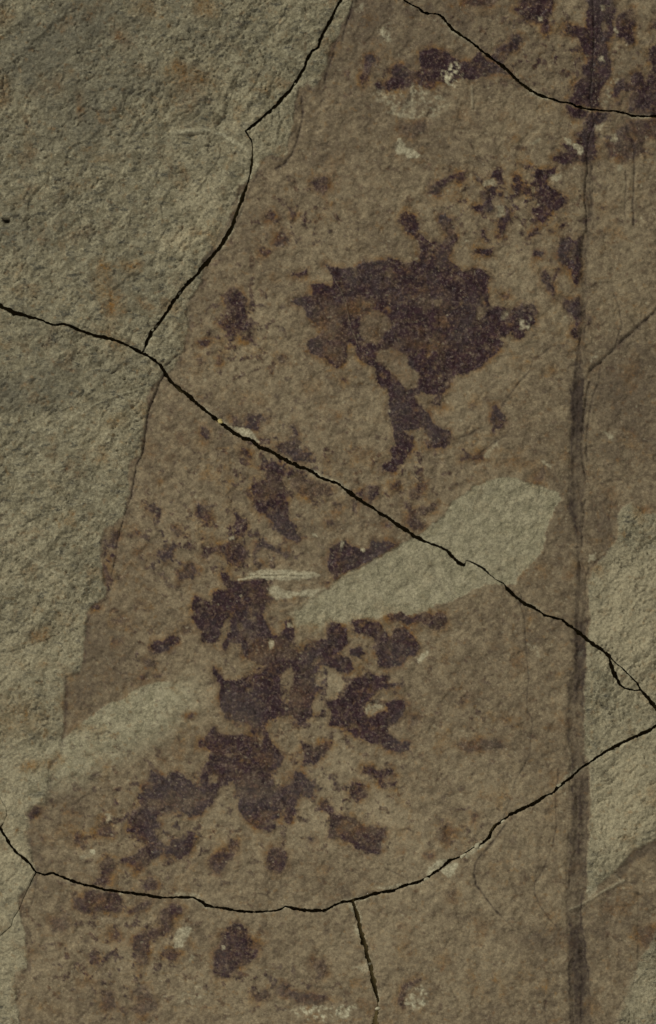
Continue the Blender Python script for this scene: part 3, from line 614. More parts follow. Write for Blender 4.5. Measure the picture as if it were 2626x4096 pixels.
dark *= 1 - 0.55 * sstep(0.30, 0.72, fbm(X, Y, 90, 4, 0.6, 13))
zone = np.clip(sum_zone(), 0, 1)
stray = sstep(.06, .19, fbm(RX, RY, 42, 4, 0.60, 14) - .365 + .335 * zone) * (.35 + .55 * zone)
dark = np.maximum(dark, stray * film * (1 - lens) * (.8 + .5 * tex2))
halo = np.maximum(halo, stray * film * .8)
dark = np.clip(dark, 0, 1)
rust = halo * (0.22 + 0.55 * sstep(-.25, .55, fbm(X, Y, 70, 3, .6, 16)))

pale = np.zeros(shape0, np.float32)
for t, s, st, so in PALE:
    pw, ps, _ = poly_sdf(T(t, s), 40, (RX, RY))
    v = sstep(-so, so, ps + 6 * mot2[pw]) * st * (0.85 + 0.3 * mot2[pw])
    if so >= 8:
        v *= sstep(-.25, .55, mot2[pw] + .5 * mott[pw]) * 1.5
    pale[pw] = np.maximum(pale[pw], v)

rust_c = clouds(RUST)
rust = np.maximum(rust * film, np.clip(rust_c, 0, 1) * (0.75 + 0.5 * fbm(X, Y, 40, 3, .6, 17)))
rust = np.clip(rust + 0.40 * sstep(.1, .7, fbm(X, Y, 150, 5, .7, 18)) + .35 * sstep(.35, .8, fbm(X, Y, 26, 2, .6, 27)), 0, 1)
shade = clouds(SHADE) + 0.55 * fbm(X, Y, 300, 7, .62, 23) + .30 * fbm(U / 1.8, V, 18, 2, .6, 25)
grey = clouds(GREY) + 0.55 * fbm(X, Y, 260, 6, .7, 24) + .45 * fbm(U / 1.5, V, 34, 3, .65, 26)

# --- relief, in photograph pixels
warpv = 40 * fbm(X, Y, 300, 3, .5, 31)
U2, V2 = U + warpv, V + warpv
calmz = .55 + .75 * sstep(-.35, .45, fbm(X, Y, 420, 3, .5, 39))
rough = (8.0 * fbm(U2 / 1.7, V2, 150, 2, .5, 32) + 1.35 * calmz * (4.0 * fbm(U2 / 1.6, V2, 60, 2, .5, 33) + 2.0 * fbm(U2 / 1.25, V2, 24, 2, .6, 34) + 1.2 * fbm(X, Y, 11, 1, .5, 35)))
# small ledges where laminae have broken away
tt = (Y + 0.42 * X) / 190 + 2.4 * fbm(U2 / 2.2, V2, 380, 5, .55, 36)
fr = tt - np.floor(tt)
ledge = sstep(0.0, 0.06, fr) * (1 - fr) * 6.0
pits = -5.0 * sstep(.52, .8, fbm(U2 / 1.4, V2, 26, 2, .5, 37)) - 5.0 * sstep(0.45, 0.8, fbm(X, Y, 15, 2, .5, 38)) * calmz
cr_ = np.abs(fbm(U2 / 1.5, V2, 150, 5, .6, 71))
crev = np.exp(-(cr_ / .03) ** 2) * sstep(.05, .45, fbm(X, Y, 130, 3, .6, 72))
cr_ = np.abs(fbm(U2 / 1.2, V2, 60, 4, .6, 73))
crev = np.maximum(crev, .7 * np.exp(-(cr_ / .05) ** 2) * sstep(.15, .5, fbm(X, Y, 90, 3, .6, 74)))
rough = rough + ledge * 0.9 + pits - 6.5 * crev
lowl = sstep(1500, 3000, Y) * sstep(900, 500, X)
smooth = (.28 + .5 * sstep(-.4, .4, fbm(X, Y, 320, 2, .5, 46))) * (3.2 * fbm(U / 1.6, V, 130, 3, .5, 41) + 1.0 * fbm(U / 1.8, V, 36, 3, .6, 42) + 1.1 * fbm(X, Y, 12, 2, .6, 43))
fm = np.maximum(film * (1 - 0.35 * lens2), 0)
relmix = sstep(-34, 14, s_film + 16 * mott)
lower_left_smooth = sstep(2900, 3080, Y) * sstep(600, 300, X) * (1 - relmix) * .4
hgt = rough * (1 - relmix) * (1 - lower_left_smooth) + smooth * relmix
hgt += -4.5 * sstep(-3.5, 3.5, s_film) * (0.3 + 1.3 * sstep(-.3, .5, mott))                       # the film lies a step below the broken rock
hgt += -3.4 * sstep(-4, 2, s_lens) + (.30 * lens + .25 * lens2) * rough
hgt += 1.3 * sstep(.35, .6, dark) * (1 + .5 * mot2)
# right-hand pale rock is broken and granular as well
hgt += 2.0 * fbm(X, Y, 14, 2, .6, 44) * (1 - relmix)
# midrib: a shallow trough with lengthwise folds
acr = s_rib + 10 * fbm(X * 3, Y / 3, 160, 2, .5, 45)
hgt += -5.5 * sstep(-9, 16, s_rib) + 1.7 * np.sin(acr / 5.2) * rib
hgt += -3 * sstep(-8, 10, s_vein)
# chips along the crack break away downward
vein = .34 * crev * (1 - relmix) + 0.55 * sstep(-8, 12, s_vein) + rib * (0.44 + 0.22 * mott + .2 * tex2)
ribdark = clouds([(23, 1050, 900, 60, 110, .9), (23, 1045, 1100, 60, 140, .7), (33, 1020, 60, 45, 130, .6), (33, 1075, 900, 50, 150, .6), (33, 1060, 1100, 50, 100, .4), (43, 1060, 560, 60, 200, .35), (43, 1030, 1200, 70, 140, .6), (43, 1070, 1430, 60, 180, .6), (23, 1060, 700, 30, 80, .4), (43, 1070, 200, 50, 150, .3)])
vein = vein + rib * ribdark * (0.75 + .45 * mot2)
vein = vein + rib * .30 * sstep(.35, .95, np.sin(acr / 5.2 + .6)) * sstep(-.35, .3, mott)
band = np.exp(-((s_film - 9) / 9) ** 2) * sstep(-.25, .35, tex1 + .5 * mott)
band *= (X < 1500)
dark = np.maximum(dark, .42 * band * (1 - lens))
vein = np.maximum(vein, .28 * sstep(-26, 0, s_rib) * sstep(-.3, .4, tex1))

groove_id = np.full(shape0, False)
for t, s, hwid, dep, pig in GROOVE:
    pts = T(t, s)
    pw, d, _ = poly_sdf(pts, 8 * hwid + 12, (KX, KY), closed=False)
    br = 0.75 + 0.5 * mot2[pw] + 0.25 * mott[pw]
    if hwid < 2.6:
        hwid, pig, dep = hwid * 1.35, min(1, pig * 1.45), dep * 1.3
    else:
        pig = min(1, pig * 1.15)
    e = np.exp(-(d / hwid) ** 2) * np.clip(br, .15, 1.2)
    hgt[pw] -= dep * e
    soft = np.exp(-(d / (hwid * 1.25)) ** 2) * np.clip(br, .15, 1.2)
    vein[pw] = np.maximum(vein[pw], pig * soft)
scratch_id = np.full(shape0, -1, np.int32)
for k, (t, s, hwid, up_, pl) in enumerate(RIDGE):
    pts = T(t, s)
    pw, d, _ = poly_sdf(pts, 5 * hwid + 12, (KX, KY), closed=False)
    e = np.exp(-(d / hwid) ** 2)
    calm = sstep(hwid * 1.8, hwid * .6, d)
    hgt[pw] = hgt[pw] * (1 - .6 * calm) + up_ * e
    pale[pw] = np.maximum(pale[pw], pl * sstep(hwid * 1.4, hwid * .5, d) * (0.8 + .4 * mot2[pw]))
    if k in (0, 2, 8):
        scratch_id[pw] = np.where(d < hwid, k, scratch_id[pw])
# the deep hole at the left edge
hole = T(11, '12,1335 30,1345 45,1342 60,1350 66,1365 60,1378 35,1380 20,1362')
pw, hs, _ = poly_sdf(hole, 30, (KX, KY))
hm = sstep(-3, 3, hs)
hgt[pw] -= 34 * sstep(-3, 9, hs)
vein[pw] = np.maximum(vein[pw], hm * .6)
s_hole = full(pw, hs, -100)
# pale speckles of loose grit
for sd, sc, th, k in ((51, 9, .78, .55), (52, 18, .86, .6)):
    pale = np.maximum(pale, k * .6 * sstep(th + .06, th + .2, fbm(X, Y, sc, 1, .5, sd)) * (0.35 + .65 * sstep(0, .4, mott)))
lensn = np.maximum(lens, lens2)
filmc = film * (1 - lensn)
dark *= (1 - lens * .95)
dark *= (1 - .85 * np.clip(pale, 0, 1))
rust *= (1 - .7 * lens)

# ------------------------------------------------------------------ materials
def mat_stone(name, rough=0.85, bump=0.35, grain=1.0):
    m = bpy.data.materials.new(name)
    m.use_nodes = True
    nt = m.node_tree
    N, L = nt.nodes, nt.links
    N.clear()
    out = N.new('ShaderNodeOutputMaterial')
    bs = N.new('ShaderNodeBsdfPrincipled')
    L.new(bs.outputs[0], out.inputs[0])
    geo = N.new('ShaderNodeNewGeometry')
    a1 = N.new('ShaderNodeAttribute'); a1.attribute_name = 'pig_a'
    a2 = N.new('ShaderNodeAttribute'); a2.attribute_name = 'pig_b'
    s1 = N.new('ShaderNodeSeparateColor'); L.new(a1.outputs['Color'], s1.inputs[0])
    s2_ = N.new('ShaderNodeSeparateColor'); L.new(a2.outputs['Color'], s2_.inputs[0])

    def noise(scale, detail=4, rough_=.6, off=0.0, stretch=None):
        n = N.new('ShaderNodeTexNoise')
        n.inputs['Scale'].default_value = scale
        n.inputs['Detail'].default_value = detail
        n.inputs['Roughness'].default_value = rough_
        mp = N.new('ShaderNodeMapping')
        mp.inputs['Location'].default_value = (off, off * .7, off * 1.3)
        if stretch:
            mp.vector_type = 'POINT'
            mp.inputs['Rotation'].default_value = (0, 0, stretch[0])
            mp.inputs['Scale'].default_value = (stretch[1], 1, 1)
        L.new(geo.outputs['Position'], mp.inputs[0])
        L.new(mp.outputs[0], n.inputs['Vector'])
        return n.outputs['Fac']

    def ramp(f, a, b):
        r = N.new('ShaderNodeMapRange')
        r.interpolation_type = 'SMOOTHSTEP'
        r.inputs[1].default_value = a
        r.inputs[2].default_value = b
        L.new(f, r.inputs[0])
        return r.outputs[0]

    def mth(op, a, b, clamp=False):
        q = N.new('ShaderNodeMath'); q.operation = op; q.use_clamp = clamp
        for i, v in enumerate((a, b)):
            if isinstance(v, (int, float)):
                q.inputs[i].default_value = v
            else:
                L.new(v, q.inputs[i])
        return q.outputs[0]

    def mix(f, a, b, mode='MIX'):
        q = N.new('ShaderNodeMix'); q.data_type = 'RGBA'; q.blend_type = mode
        q.clamp_factor = True
        for sock, v in ((q.inputs[0], f), (q.inputs[6], a), (q.inputs[7], b)):
            if isinstance(v, (int, float)):
                sock.default_value = v
            elif isinstance(v, tuple):
                sock.default_value = v + (1,)
            else:
                L.new(v, sock)
        return q.outputs[2]

    n_big = noise(40, 5, .6, 1.0)
    n_mid = noise(230, 5, .75, 2.0)
    n_str = noise(460, 4, .75, 5.0, (math.radians(-42), .45))
    n_fin = noise(900, 3, .7, 3.0)
    n_gr = noise(2200, 2, .8, 4.0)
    # --- rock matrix
    mcol = mix(ramp(n_mid, .40, .62), COL['rock_a'], COL['rock_b'])
    mcol = mix(mth('MULTIPLY', ramp(n_str, .51, .66), .85), mcol, COL['rock_dark'])
    mcol = mix(mth('MULTIPLY', ramp(n_fin, .55, .75), .35), mcol, COL['rock_light'])
    g_pos = mth('MULTIPLY', s2_.outputs[1], 1.0, True)
    g_neg = mth('MULTIPLY', s2_.outputs[1], -1.0, True)
    mcol = mix(mth('MULTIPLY', g_pos, .75), mcol, COL['rock_grey'])
    mcol = mix(mth('MULTIPLY', g_neg, .8), mcol, COL['rock_tan'])
    # --- brown film
    fcol = mix(ramp(n_mid, .38, .62), COL['film_a'], COL['film_b'])
    fcol = mix(mth('MULTIPLY', ramp(n_str, .52, .70), .6), fcol, COL['film_dark'])
    fcol = mix(mth('MULTIPLY', ramp(n_fin, .56, .76), .25), fcol, COL['film_pale'])
    sh_p = mth('MULTIPLY', s2_.outputs[0], 1.0, True)
    sh_n = mth('MULTIPLY', s2_.outputs[0], -1.0, True)
    fcol = mix(mth('MULTIPLY', sh_p, .72), fcol, COL['film_dark'])
    fcol = mix(mth('MULTIPLY', sh_n, .8), fcol, COL['film_pale'])
    c = mix(s1.outputs[0], mcol, fcol)
    # --- pale bare lens
    lcol = mix(ramp(n_mid, .34, .68), COL['lens_a'], COL['lens_b'])
    lcol = mix(mth('MULTIPLY', ramp(n_str, .58, .78), .35), lcol, COL['rock_dark'])
    c = mix(a2.outputs['Alpha'], c, lcol)
    # --- rust
    rcol = mix(ramp(n_big, .35, .65), COL['rust_a'], COL['rust_b'])
    c = mix(mth('MULTIPLY', mth('MULTIPLY', s1.outputs[2], mth('ADD', mth('MULTIPLY', ramp(n_fin, .3, .7), .8), .5)), 1.0, True), c, rcol)
    # --- purple crust
    d0 = mix(ramp(n_mid, .35, .7), COL['dark_a'], COL['dark_b'])
    d0 = mix(mth('MULTIPLY', ramp(n_big, .46, .62), .45), d0, (.062, .050, .048))
    d0 = mix(mth('MULTIPLY', ramp(n_str, .55, .7), .5), d0, (.058, .026, .020))
    d0 = mix(mth('MULTIPLY', ramp(n_fin, .5, .70), .7), d0, COL['dark_c'])
    d0 = mix(mth('MULTIPLY', ramp(n_gr, .74, .86), .15), d0, COL['lens_b'])
    dm = mth('MULTIPLY', s1.outputs[1], mth('ADD', mth('MULTIPLY', ramp(n_fin, .72, .42), .22), .92), True)
    c = mix(dm, c, d0)
    # --- pale scuffs
    c = mix(a1.outputs['Alpha'], c, mix(ramp(n_fin, .35, .65), COL['lens_b'], COL['pale']))
    # --- darker colour in grooves, crevices, veins, midrib and pit
    c = mix(mth('MULTIPLY', s2_.outputs[2], .85, True), c, COL['groove_dark'])
    # grain
    gm = N.new('ShaderNodeMapRange')
    gm.inputs[1].default_value = .25; gm.inputs[2].default_value = .75
    gm.inputs[3].default_value = 1 - .26 * grain; gm.inputs[4].default_value = 1 + .26 * grain
    L.new(n_gr, gm.inputs[0])
    gm2 = N.new('ShaderNodeMapRange')
    gm2.inputs[1].default_value = .25; gm2.inputs[2].default_value = .75
    gm2.inputs[3].default_value = 1 - .30 * grain; gm2.inputs[4].default_value = 1 + .30 * grain
    L.new(n_fin, gm2.inputs[0])
    vm = N.new('ShaderNodeVectorMath'); vm.operation = 'SCALE'
    L.new(c, vm.inputs[0]); L.new(mth('MULTIPLY', gm.outputs[0], gm2.outputs[0]), vm.inputs['Scale'])
    L.new(vm.outputs[0], bs.inputs['Base Color'])
    # roughness: the crust is a little glossier
    rr = N.new('ShaderNodeMapRange')
    rr.inputs[3].default_value = rough; rr.inputs[4].default_value = rough - .25
    L.new(s1.outputs[1], rr.inputs[0])
    L.new(rr.outputs[0], bs.inputs['Roughness'])
    bs.inputs['Specular IOR Level'].default_value = .15
    # bump
    bmix = mth('ADD', mth('MULTIPLY', n_fin, .7), mth('ADD', mth('MULTIPLY', n_str, .9), mth('MULTIPLY', n_gr, .3)))
    bu = N.new('ShaderNodeBump')
    bu.inputs['Strength'].default_value = bump
    bu.inputs['Distance'].default_value = 0.0009
    L.new(bmix, bu.inputs['Height'])
    L.new(bu.outputs[0], bs.inputs['Normal'])
    return m


COL = {
    'rock_a': (.152, .134, .090), 'rock_b': (.246, .222, .156), 'rock_dark': (.052, .051, .044), 'rock_light': (.34, .31, .23),
    'rock_grey': (.104, .096, .074), 'rock_tan': (.325, .285, .196),
    'film_a': (.125, .0958, .0635), 'film_b': (.205, .1622, .1065), 'film_dark': (.067, .049, .038), 'film_pale': (.284, .234, .157),
    'lens_a': (.218, .198, .134), 'lens_b': (.310, .280, .198), 'pale': (.40, .375, .275),
    'rust_a': (.185, .098, .028), 'rust_b': (.125, .066, .030),
    'dark_a': (.017, .008, .011), 'dark_b': (.044, .021, .027), 'dark_c': (.080, .060, .062), 'groove_dark': (.030, .021, .020),
}
M_rock = mat_stone('rock_matrix', .9, .62, 1.2)
M_film = mat_stone('brown_film', .82, .14)
M_crust = mat_stone('purple_crust', .75, .26, 1.2)

# ------------------------------------------------------------------ part map at face centres
def fc(a):
    return (a[:-1, :-1] + a[1:, :-1] + a[:-1, 1:] + a[1:, 1:]) * 0.25
def fcm(a):
    return a[:-1, :-1]
lab = np.zeros((NY - 1, NX - 1), np.int32)             # 0 stone
lab[fc(s_film) > 0] = 1
lab[(fc(s_l2) > 0) & (fc(X) < 620) & (fc(s_film) > 0)] = 4
lab[(fc(s_lens) > 0)] = 2
pid = fcm(patch_id)
m = (pid >= 0)
lab[m & (fc(dark) > .12)] = 1000 + pid[m & (fc(dark) > .12)]
lab[(fc(s_rib) > 0) & (lab == 1)] = 3
lab[(fc(s_vein) > 0)] = 5
sid = fcm(scratch_id)
lab[sid >= 0] = 10 + sid[sid >= 0]
lab[fc(s_hole) > 0] = 6
pal_k = {}
PART = {0: ('stone', M_rock), 1: ('fossil_film', M_film), 2: ('bare_patch', M_rock), 3: ('midrib', M_film), 4: ('bare_patch', M_rock), 5: ('side_vein', M_film),
        6: ('pit', M_rock), 10: ('scratch', M_rock), 12: ('scratch', M_rock), 18: ('scratch', M_rock)}
PLAB = {2: 'pale greenish bare patch where the film is missing', 3: 'dark grooved upright rib', 4: 'pale smeared bare patch at the left', 5: 'dark slanting side vein', 6: 'small black hole', 10: 'pale raised scratch', 18: 'pale double scratch', 12: 'pale thin scratch'}

# ------------------------------------------------------------------ build fragments
def mesh_from(name, verts, quads, normals, pa, pb, material):
    me = bpy.data.meshes.new(name)
    me.vertices.add(len(verts))
    me.vertices.foreach_set('co', verts.astype(np.float32).ravel())
    nq = len(quads)
    me.loops.add(nq * 4)
    me.loops.foreach_set('vertex_index', quads.astype(np.int32).ravel())
    me.polygons.add(nq)
    me.polygons.foreach_set('loop_start', np.arange(0, nq * 4, 4, dtype=np.int32))
    me.polygons.foreach_set('use_smooth', np.ones(nq, bool))
    me.update(calc_edges=True)
    for nm, dat in (('pig_a', pa), ('pig_b', pb)):
        at = me.attributes.new(nm, 'FLOAT_COLOR', 'POINT')
        at.data.foreach_set('color', dat.astype(np.float32).ravel())
    me.materials.append(material)
    me.normals_split_custom_set_from_vertices(normals.astype(np.float32))
    return me


def link(name, me, parent, label=None):
    o = bpy.data.objects.new(name, me)
    col.objects.link(o)
    o.parent = parent
    if label:
        o['label'] = label
    return o


DROP = {'a': (0, 0.000, 0.002), 'b': (-1.5, .001, -.001), 'c': (-3, 0, 0), 'd': (-3, -.001, 0), 'e': (-5, 0.01, 0.0), 'f': (-4, 0, .001), 'g': (-2, .001, 0), 'h': (-2, 0, 0)}
THICK = 88.0
tri_total = 0
for key in 'abcdefgh':
    pts = FR[key]
    wd, dd, bw = poly_sdf(pts, 30, (KX, KY), hw=True)
    wn = (0.85 + 0.55 * fbm(X[wd], Y[wd], 30, 3, .6, 60))
    g = dd - (bw * 1.1 + .5) * np.clip(wn + .3 * fbm(X[wd], Y[wd], 12, 2, .6, 62), .35, 1.7)
    # slab outer edge is broken too
    Xw, Yw = X[wd].copy(), Y[wd].copy()
    if key == 'e':
        g = g + 0.3
    inside = g > 0
    fm_ = inside[:-1, :-1] | inside[1:, :-1] | inside[:-1, 1:] | inside[1:, 1:]
    gyy, gxx = np.gradient(g, GY[wd[0]], GX[wd[1]])
    gl = np.sqrt(gxx ** 2 + gyy ** 2) + 1e-6
    nx_, ny_ = gxx / gl, gyy / gl
    mv = np.where(inside, 0, np.clip(-g, 0, 9))
    VX = Xw + nx_ * mv
    VY = Yw + ny_ * mv
    hh = hgt[wd].copy()
    ed = np.clip(g, 0, 100)
    # worn arris along the cracks
    wear = 3.2 * (0.6 + 0.9 * sstep(-.2, .5, mott[wd]))
    hh = hh - wear * np.exp(-ed / 3.0)
    o0, tx, ty = DROP[key]
    ccx, ccy = np.mean([p[0] for p in pts]), np.mean([p[1] for p in pts])
    hh = hh + o0 + tx * (VX - ccx) - ty * (VY - ccy)
    wx = (VX - CX) * PX
    wy = (CY - VY) * PX
    wz = hh * PX
    # smooth normals from the height field
    hy, hx = np.gradient(hh, GY[wd[0]], GX[wd[1]])
    nrm = np.stack([-hx, hy, np.ones_like(hx)], -1)
    nrm /= np.linalg.norm(nrm, axis=-1, keepdims=True)
    # pale freshly broken rim
    rimn = sstep(-.1, .5, fbm(X[wd], Y[wd], 120, 3, .6, 61))
    rimk = {'a': .35, 'b': .75, 'c': .25, 'd': .35, 'e': .3, 'f': .45, 'g': .6, 'h': .3}[key]
    pl = np.clip(np.maximum(pale[wd], rimk * rimn * np.exp(-ed / 5.0)), 0, 1)
    PA = np.stack([filmc[wd], dark[wd], rust[wd], pl], -1)
    PB = np.stack([shade[wd], grey[wd], np.clip(vein[wd], 0, 1), lensn[wd]], -1)
    n0, n1 = Xw.shape
    idx = np.arange(n0 * n1).reshape(n0, n1)
    Q = np.stack([idx[:-1, :-1], idx[1:, :-1], idx[1:, 1:], idx[:-1, 1:]], -1)
    lw = lab[slice(wd[0].start, wd[0].stop - 1), slice(wd[1].start, wd[1].stop - 1)]
    co = np.stack([wx, wy, wz], -1).reshape(-1, 3)
    nr = nrm.reshape(-1, 3)
    PAr, PBr = PA.reshape(-1, 4), PB.reshape(-1, 4)
    base = np.array([co[Q[fm_].ravel(), 0].mean(), co[Q[fm_].ravel(), 1].mean(), -THICK * PX])
    root = bpy.data.objects.new('stone_fragment', None)
    root.empty_display_size = 0.02
    root.location = base
    col.objects.link(root)
    root['label'] = FLAB[key]
    root['category'] = 'stone fragment'
    root['group'] = 'fragments of the cracked fossil slab'
    # labels with too few faces fall back to the layer they lie on
    ids, cnt = np.unique(lw[fm_], return_counts=True)
    lw = lw.copy()
    for i_, c_ in zip(ids, cnt):
        if i_ >= 1000 and c_ < 34:
            lw[lw == i_] = 1
        elif i_ in (1, 2, 3, 4, 5, 6, 10, 12, 18) and c_ < 40:
            lw[lw == i_] = 0 if i_ == 1 else 1
    # separate islands of one layer are parts of their own
    comp = {}
    for i_ in np.unique(lw[fm_]):
        if i_ == 0:
            continue
        todo = fm_ & (lw == i_)
        isl = []
        while todo.any():
            j0, i0 = np.unravel_index(np.argmax(todo), todo.shape)
            todo[j0, i0] = False
            st_ = [(j0, i0)]
            cells = []
            while st_:
                a, b = st_.pop()
                cells.append((a, b))
                for a2, b2 in ((a - 1, b), (a + 1, b), (a, b - 1), (a, b + 1)):
                    if 0 <= a2 < todo.shape[0] and 0 <= b2 < todo.shape[1] and todo[a2, b2]:
                        todo[a2, b2] = False
                        st_.append((a2, b2))
            isl.append(np.array(cells))
        isl.sort(key=len, reverse=True)
        keep = []
        for n_, cl in enumerate(isl):
            if n_ > 0 and len(cl) < 30:
                lw[cl[:, 0], cl[:, 1]] = 0 if i_ == 1 else 1
            else:
                keep.append(cl)
        comp[i_] = keep
    ids = np.unique(lw[fm_])
    film_obj = None
    order = [(0, fm_ & (lw == 0))] if 0 in ids else []
    for i_ in [i for i in ids if i > 0]:
        full_sel = fm_ & (lw == i_)
        rest = full_sel.copy()
        for cl in comp.get(i_, [])[1:]:
            one = np.zeros_like(fm_)
            one[cl[:, 0], cl[:, 1]] = True
            one &= full_sel
            rest &= ~one
            if one.any():
                order.append((i_, one))
        order.append((i_, rest))
    order.sort(key=lambda e: (min(e[0], 2), -int(e[1].sum()) if e[0] == 1 else 0))
    stone_obj = None
    for i_, fsel in order:
        q = Q[fsel]
        used, inv = np.unique(q.ravel(), return_inverse=True)
        vv = co[used] - base
        nn = nr[used]
        a_, b_ = PAr[used], PBr[used]
        qq = inv.reshape(-1, 4)
        if i_ == 0 or (0 not in ids and i_ == 1):
            # broken side walls of the whole fragment
            pad = np.zeros((fm_.shape[0] + 2, fm_.shape[1] + 2), bool)
            pad[1:-1, 1:-1] = fm_
            J, I = np.nonzero(fm_)
            segs = []
            for (dj, di, c0, c1) in ((-1, 0, (0, 1), (0, 0)), (1, 0, (1, 0), (1, 1)), (0, -1, (0, 0), (1, 0)), (0, 1, (1, 1), (0, 1))):
                out_ = ~pad[J + 1 + dj, I + 1 + di]
                j_, i2 = J[out_], I[out_]
                segs.append(np.stack([idx[j_ + c0[0], i2 + c0[1]], idx[j_ + c1[0], i2 + c1[1]]], -1))
            segs = np.concatenate(segs)
            ev, einv = np.unique(segs.ravel(), return_inverse=True)
            einv = einv.reshape(-1, 2)
            top = co[ev] - base
            onx = -nx_.reshape(-1)[ev]
            ony = ny_.reshape(-1)[ev]
            n_e = len(ev)
            rings = [top]
            for dz, rec in ((6, .6), (16, 1.2), (50, 1.0), (90, 1.5)):
                r_ = co[ev] - base
                j = rec * (1 + rng.uniform(-.8, .8, n_e))
                r_[:, 0] -= onx * j * PX
                r_[:, 1] -= ony * j * PX
                r_[:, 2] = r_[:, 2] - dz * PX if dz < 90 else 0
                rings.append(r_)
            k0 = len(vv)
            vv = np.concatenate([vv] + rings)
            wnrm = np.stack([onx, ony, np.full(n_e, .05)], -1)
            nn = np.concatenate([nn] + [wnrm] * 5)
            wa = PAr[ev].copy(); wb = PBr[ev].copy()
            wa[:, 0] = 0; wa[:, 1] = 0; wb[:, 3] = 0; wb[:, 2] *= .3
            a_ = np.concatenate([a_] + [wa] * 5)
            b_ = np.concatenate([b_] + [wb] * 5)
            wq = []
            for r in range(4):
                wq.append(np.stack([k0 + r * n_e + einv[:, 1], k0 + r * n_e + einv[:, 0], k0 + (r + 1) * n_e + einv[:, 0], k0 + (r + 1) * n_e + einv[:, 1]], -1))
            qq = np.concatenate([qq] + wq)
        if i_ >= 1000:
            nm, mt = 'dark_stain', M_crust
            lb = PATCH[i_ - 1000][4]
        else:
            nm, mt = PART[i_]
            lb = PLAB.get(i_)
        me = mesh_from(nm, vv, qq, nn, a_, b_, mt)
        tri_total += 2 * len(qq)
        if i_ in (3, 5) or i_ >= 1000:
            par = film_obj or stone_obj or root
        elif i_ in (6, 10, 12):
            par = stone_obj or root
        elif i_ == 18:
            par = film_obj
        else:
            par = root
        o = link(nm, me, par, lb)
        if i_ == 1 and film_obj is None:
            film_obj = o
        if i_ == 0:
            stone_obj = o
print('triangles', tri_total)

# ------------------------------------------------------------------ loose crumbs lodged in the cracks
def crumb_mat(name, c1, c2):
    m = bpy.data.materials.new(name)
    m.use_nodes = True
    nt = m.node_tree
    bs = nt.nodes['Principled BSDF']
    n = nt.nodes.new('ShaderNodeTexNoise'); n.inputs['Scale'].default_value = 900
    g_ = nt.nodes.new('ShaderNodeNewGeometry')
    nt.links.new(g_.outputs['Position'], n.inputs['Vector'])
    r = nt.nodes.new('ShaderNodeValToRGB')
    r.color_ramp.elements[0].color = c1 + (1,); r.color_ramp.elements[1].color = c2 + (1,)
    r.color_ramp.elements[0].position = .35; r.color_ramp.elements[1].position = .65
    nt.links.new(n.outputs['Fac'], r.inputs[0]); nt.links.new(r.outputs[0], bs.inputs['Base Color'])
    bs.inputs['Roughness'].default_value = .85
    return m
M_y = crumb_mat('yellow_grit', (.26, .20, .07), (.46, .38, .16))
M_p = crumb_mat('pale_grit', (.26, .235, .16), (.40, .37, .27))
M_d = crumb_mat('dark_grit', (.07, .06, .04), (.13, .115, .08))
import bmesh
def crumb(x, y, r, sx, rot, mt, z, label, seed):
    bm = bmesh.new()
    bmesh.ops.create_icosphere(bm, subdivisions=2, radius=1)
    rr = random.Random(seed)
    ph = [rr.uniform(0, 6.28) for _ in range(6)]
    for v in bm.verts:
        p = v.co
        k = 1 + .22 * math.sin(2.3 * p.x + ph[0]) * math.cos(2.9 * p.y + ph[1]) + .16 * math.sin(4.1 * p.z + ph[2] + 3 * p.x)
        v.co = p * k
        v.co.x *= sx
        v.co.z *= .7
        v.co *= r * PX
    me = bpy.data.meshes.new('stone_crumb')
    bm.to_mesh(me); bm.free()
    me.materials.append(mt)
    o = bpy.data.objects.new('stone_crumb', me)
    col.objects.link(o)
    o.location = ((x - CX) * PX, (CY - y) * PX, z * PX)
    o.rotation_euler = (0, 0, rot)
    o['label'] = label
    o['category'] = 'crumb'
    o['group'] = 'loose stone crumbs caught in the cracks'
def Cp(t, x, y):
    return TO[t][0] + x / 1.54, TO[t][1] + y / 1.54
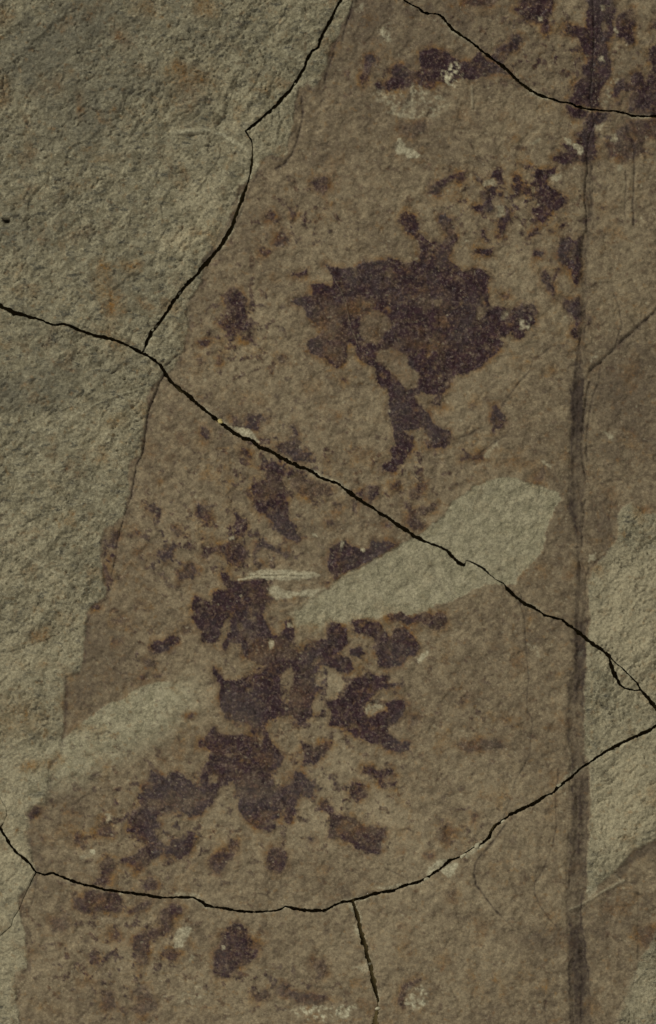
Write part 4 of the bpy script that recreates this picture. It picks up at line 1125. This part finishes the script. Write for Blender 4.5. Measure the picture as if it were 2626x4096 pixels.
for i, (t, x, y, r, sx, rot, mt, z, lb) in enumerate([
    (21, 1358, 1055, 8, 1.35, -.6, M_y, -7, 'bright yellowish crumb bridging the long diagonal crack left of centre'),
    (21, 941, 490, 5, 1.3, 1.0, M_p, -8, 'pale crumb on the left lip of the slanting crack just above the crack junction'),
    (21, 962, 468, 6, 1.2, .8, M_d, -14, 'grey crumb in the slanting crack above the crack junction'),
    (21, 1108, 266, 6, 1.3, .8, M_d, -14, 'grey crumb halfway down the lower part of the slanting crack'),
    (21, 887, 606, 7, 1.2, 1.2, M_d, -12, 'dark crumb at the very foot of the slanting crack'),
    (12, 587, 515, 4, 1.1, .4, M_p, -7, 'tiny pale crumb in the upper crack above its elbow'),
    (43, 435, 588, 8, 1.7, .6, M_p, -8, 'pale crumb in the lower right crack, right of the chipped notch'),
    (43, 350, 652, 7, 2.0, .6, M_p, -7, 'long pale crumb beside the chipped notch of the lower crack'),
    (43, 596, 443, 6, 1.6, .8, M_p, -9, 'pale crumb where a hairline crosses the lower right crack'),
    (43, 940, 216, 6, 1.5, .7, M_p, -9, 'pale crumb in the lower crack left of the midrib'),
    (43, 125, 796, 6, 1.7, .4, M_p, -9, 'pale crumb in the lower crack, left of the chipped notch'),
    (42, 1096, 1592, 6, 1.5, .1, M_p, -6, 'pale crumb plugging the foot of the short upright crack'),
    (42, 1048, 1318, 5, 1.2, .5, M_d, -12, 'dark crumb halfway down the short upright crack')]):
    px, py = Cp(t, x, y)
    crumb(px, py, r, sx, rot, mt, z, lb, i + 3)

# ------------------------------------------------------------------ surface below
me = bpy.data.meshes.new('ground')
n = 24
vs, fs = [], []
for j in range(n + 1):
    for i in range(n + 1):
        vs.append(((i / n - .5) * 3.2, (j / n - .5) * 3.2, -THICK * PX + (.0002 * math.sin(i * 1.7 + j * 2.3) - .0002 - .0001)))
for j in range(n):
    for i in range(n):
        a = j * (n + 1) + i
        fs.append((a, a + 1, a + n + 2, a + n + 1))
me.from_pydata(vs, [], fs)
g_ = bpy.data.objects.new('ground', me)
col.objects.link(g_)
g_['kind'] = 'structure'
m = bpy.data.materials.new('dark_brown_backing')
m.use_nodes = True
nt = m.node_tree
bs = nt.nodes['Principled BSDF']
no = nt.nodes.new('ShaderNodeTexNoise'); no.inputs['Scale'].default_value = 60; no.inputs['Detail'].default_value = 6
cr = nt.nodes.new('ShaderNodeValToRGB')
cr.color_ramp.elements[0].color = (.20, .145, .06, 1)
cr.color_ramp.elements[1].color = (.26, .195, .085, 1)
nt.links.new(no.outputs['Fac'], cr.inputs[0]); nt.links.new(cr.outputs[0], bs.inputs['Base Color'])
bs.inputs['Roughness'].default_value = .9
me.materials.append(m)
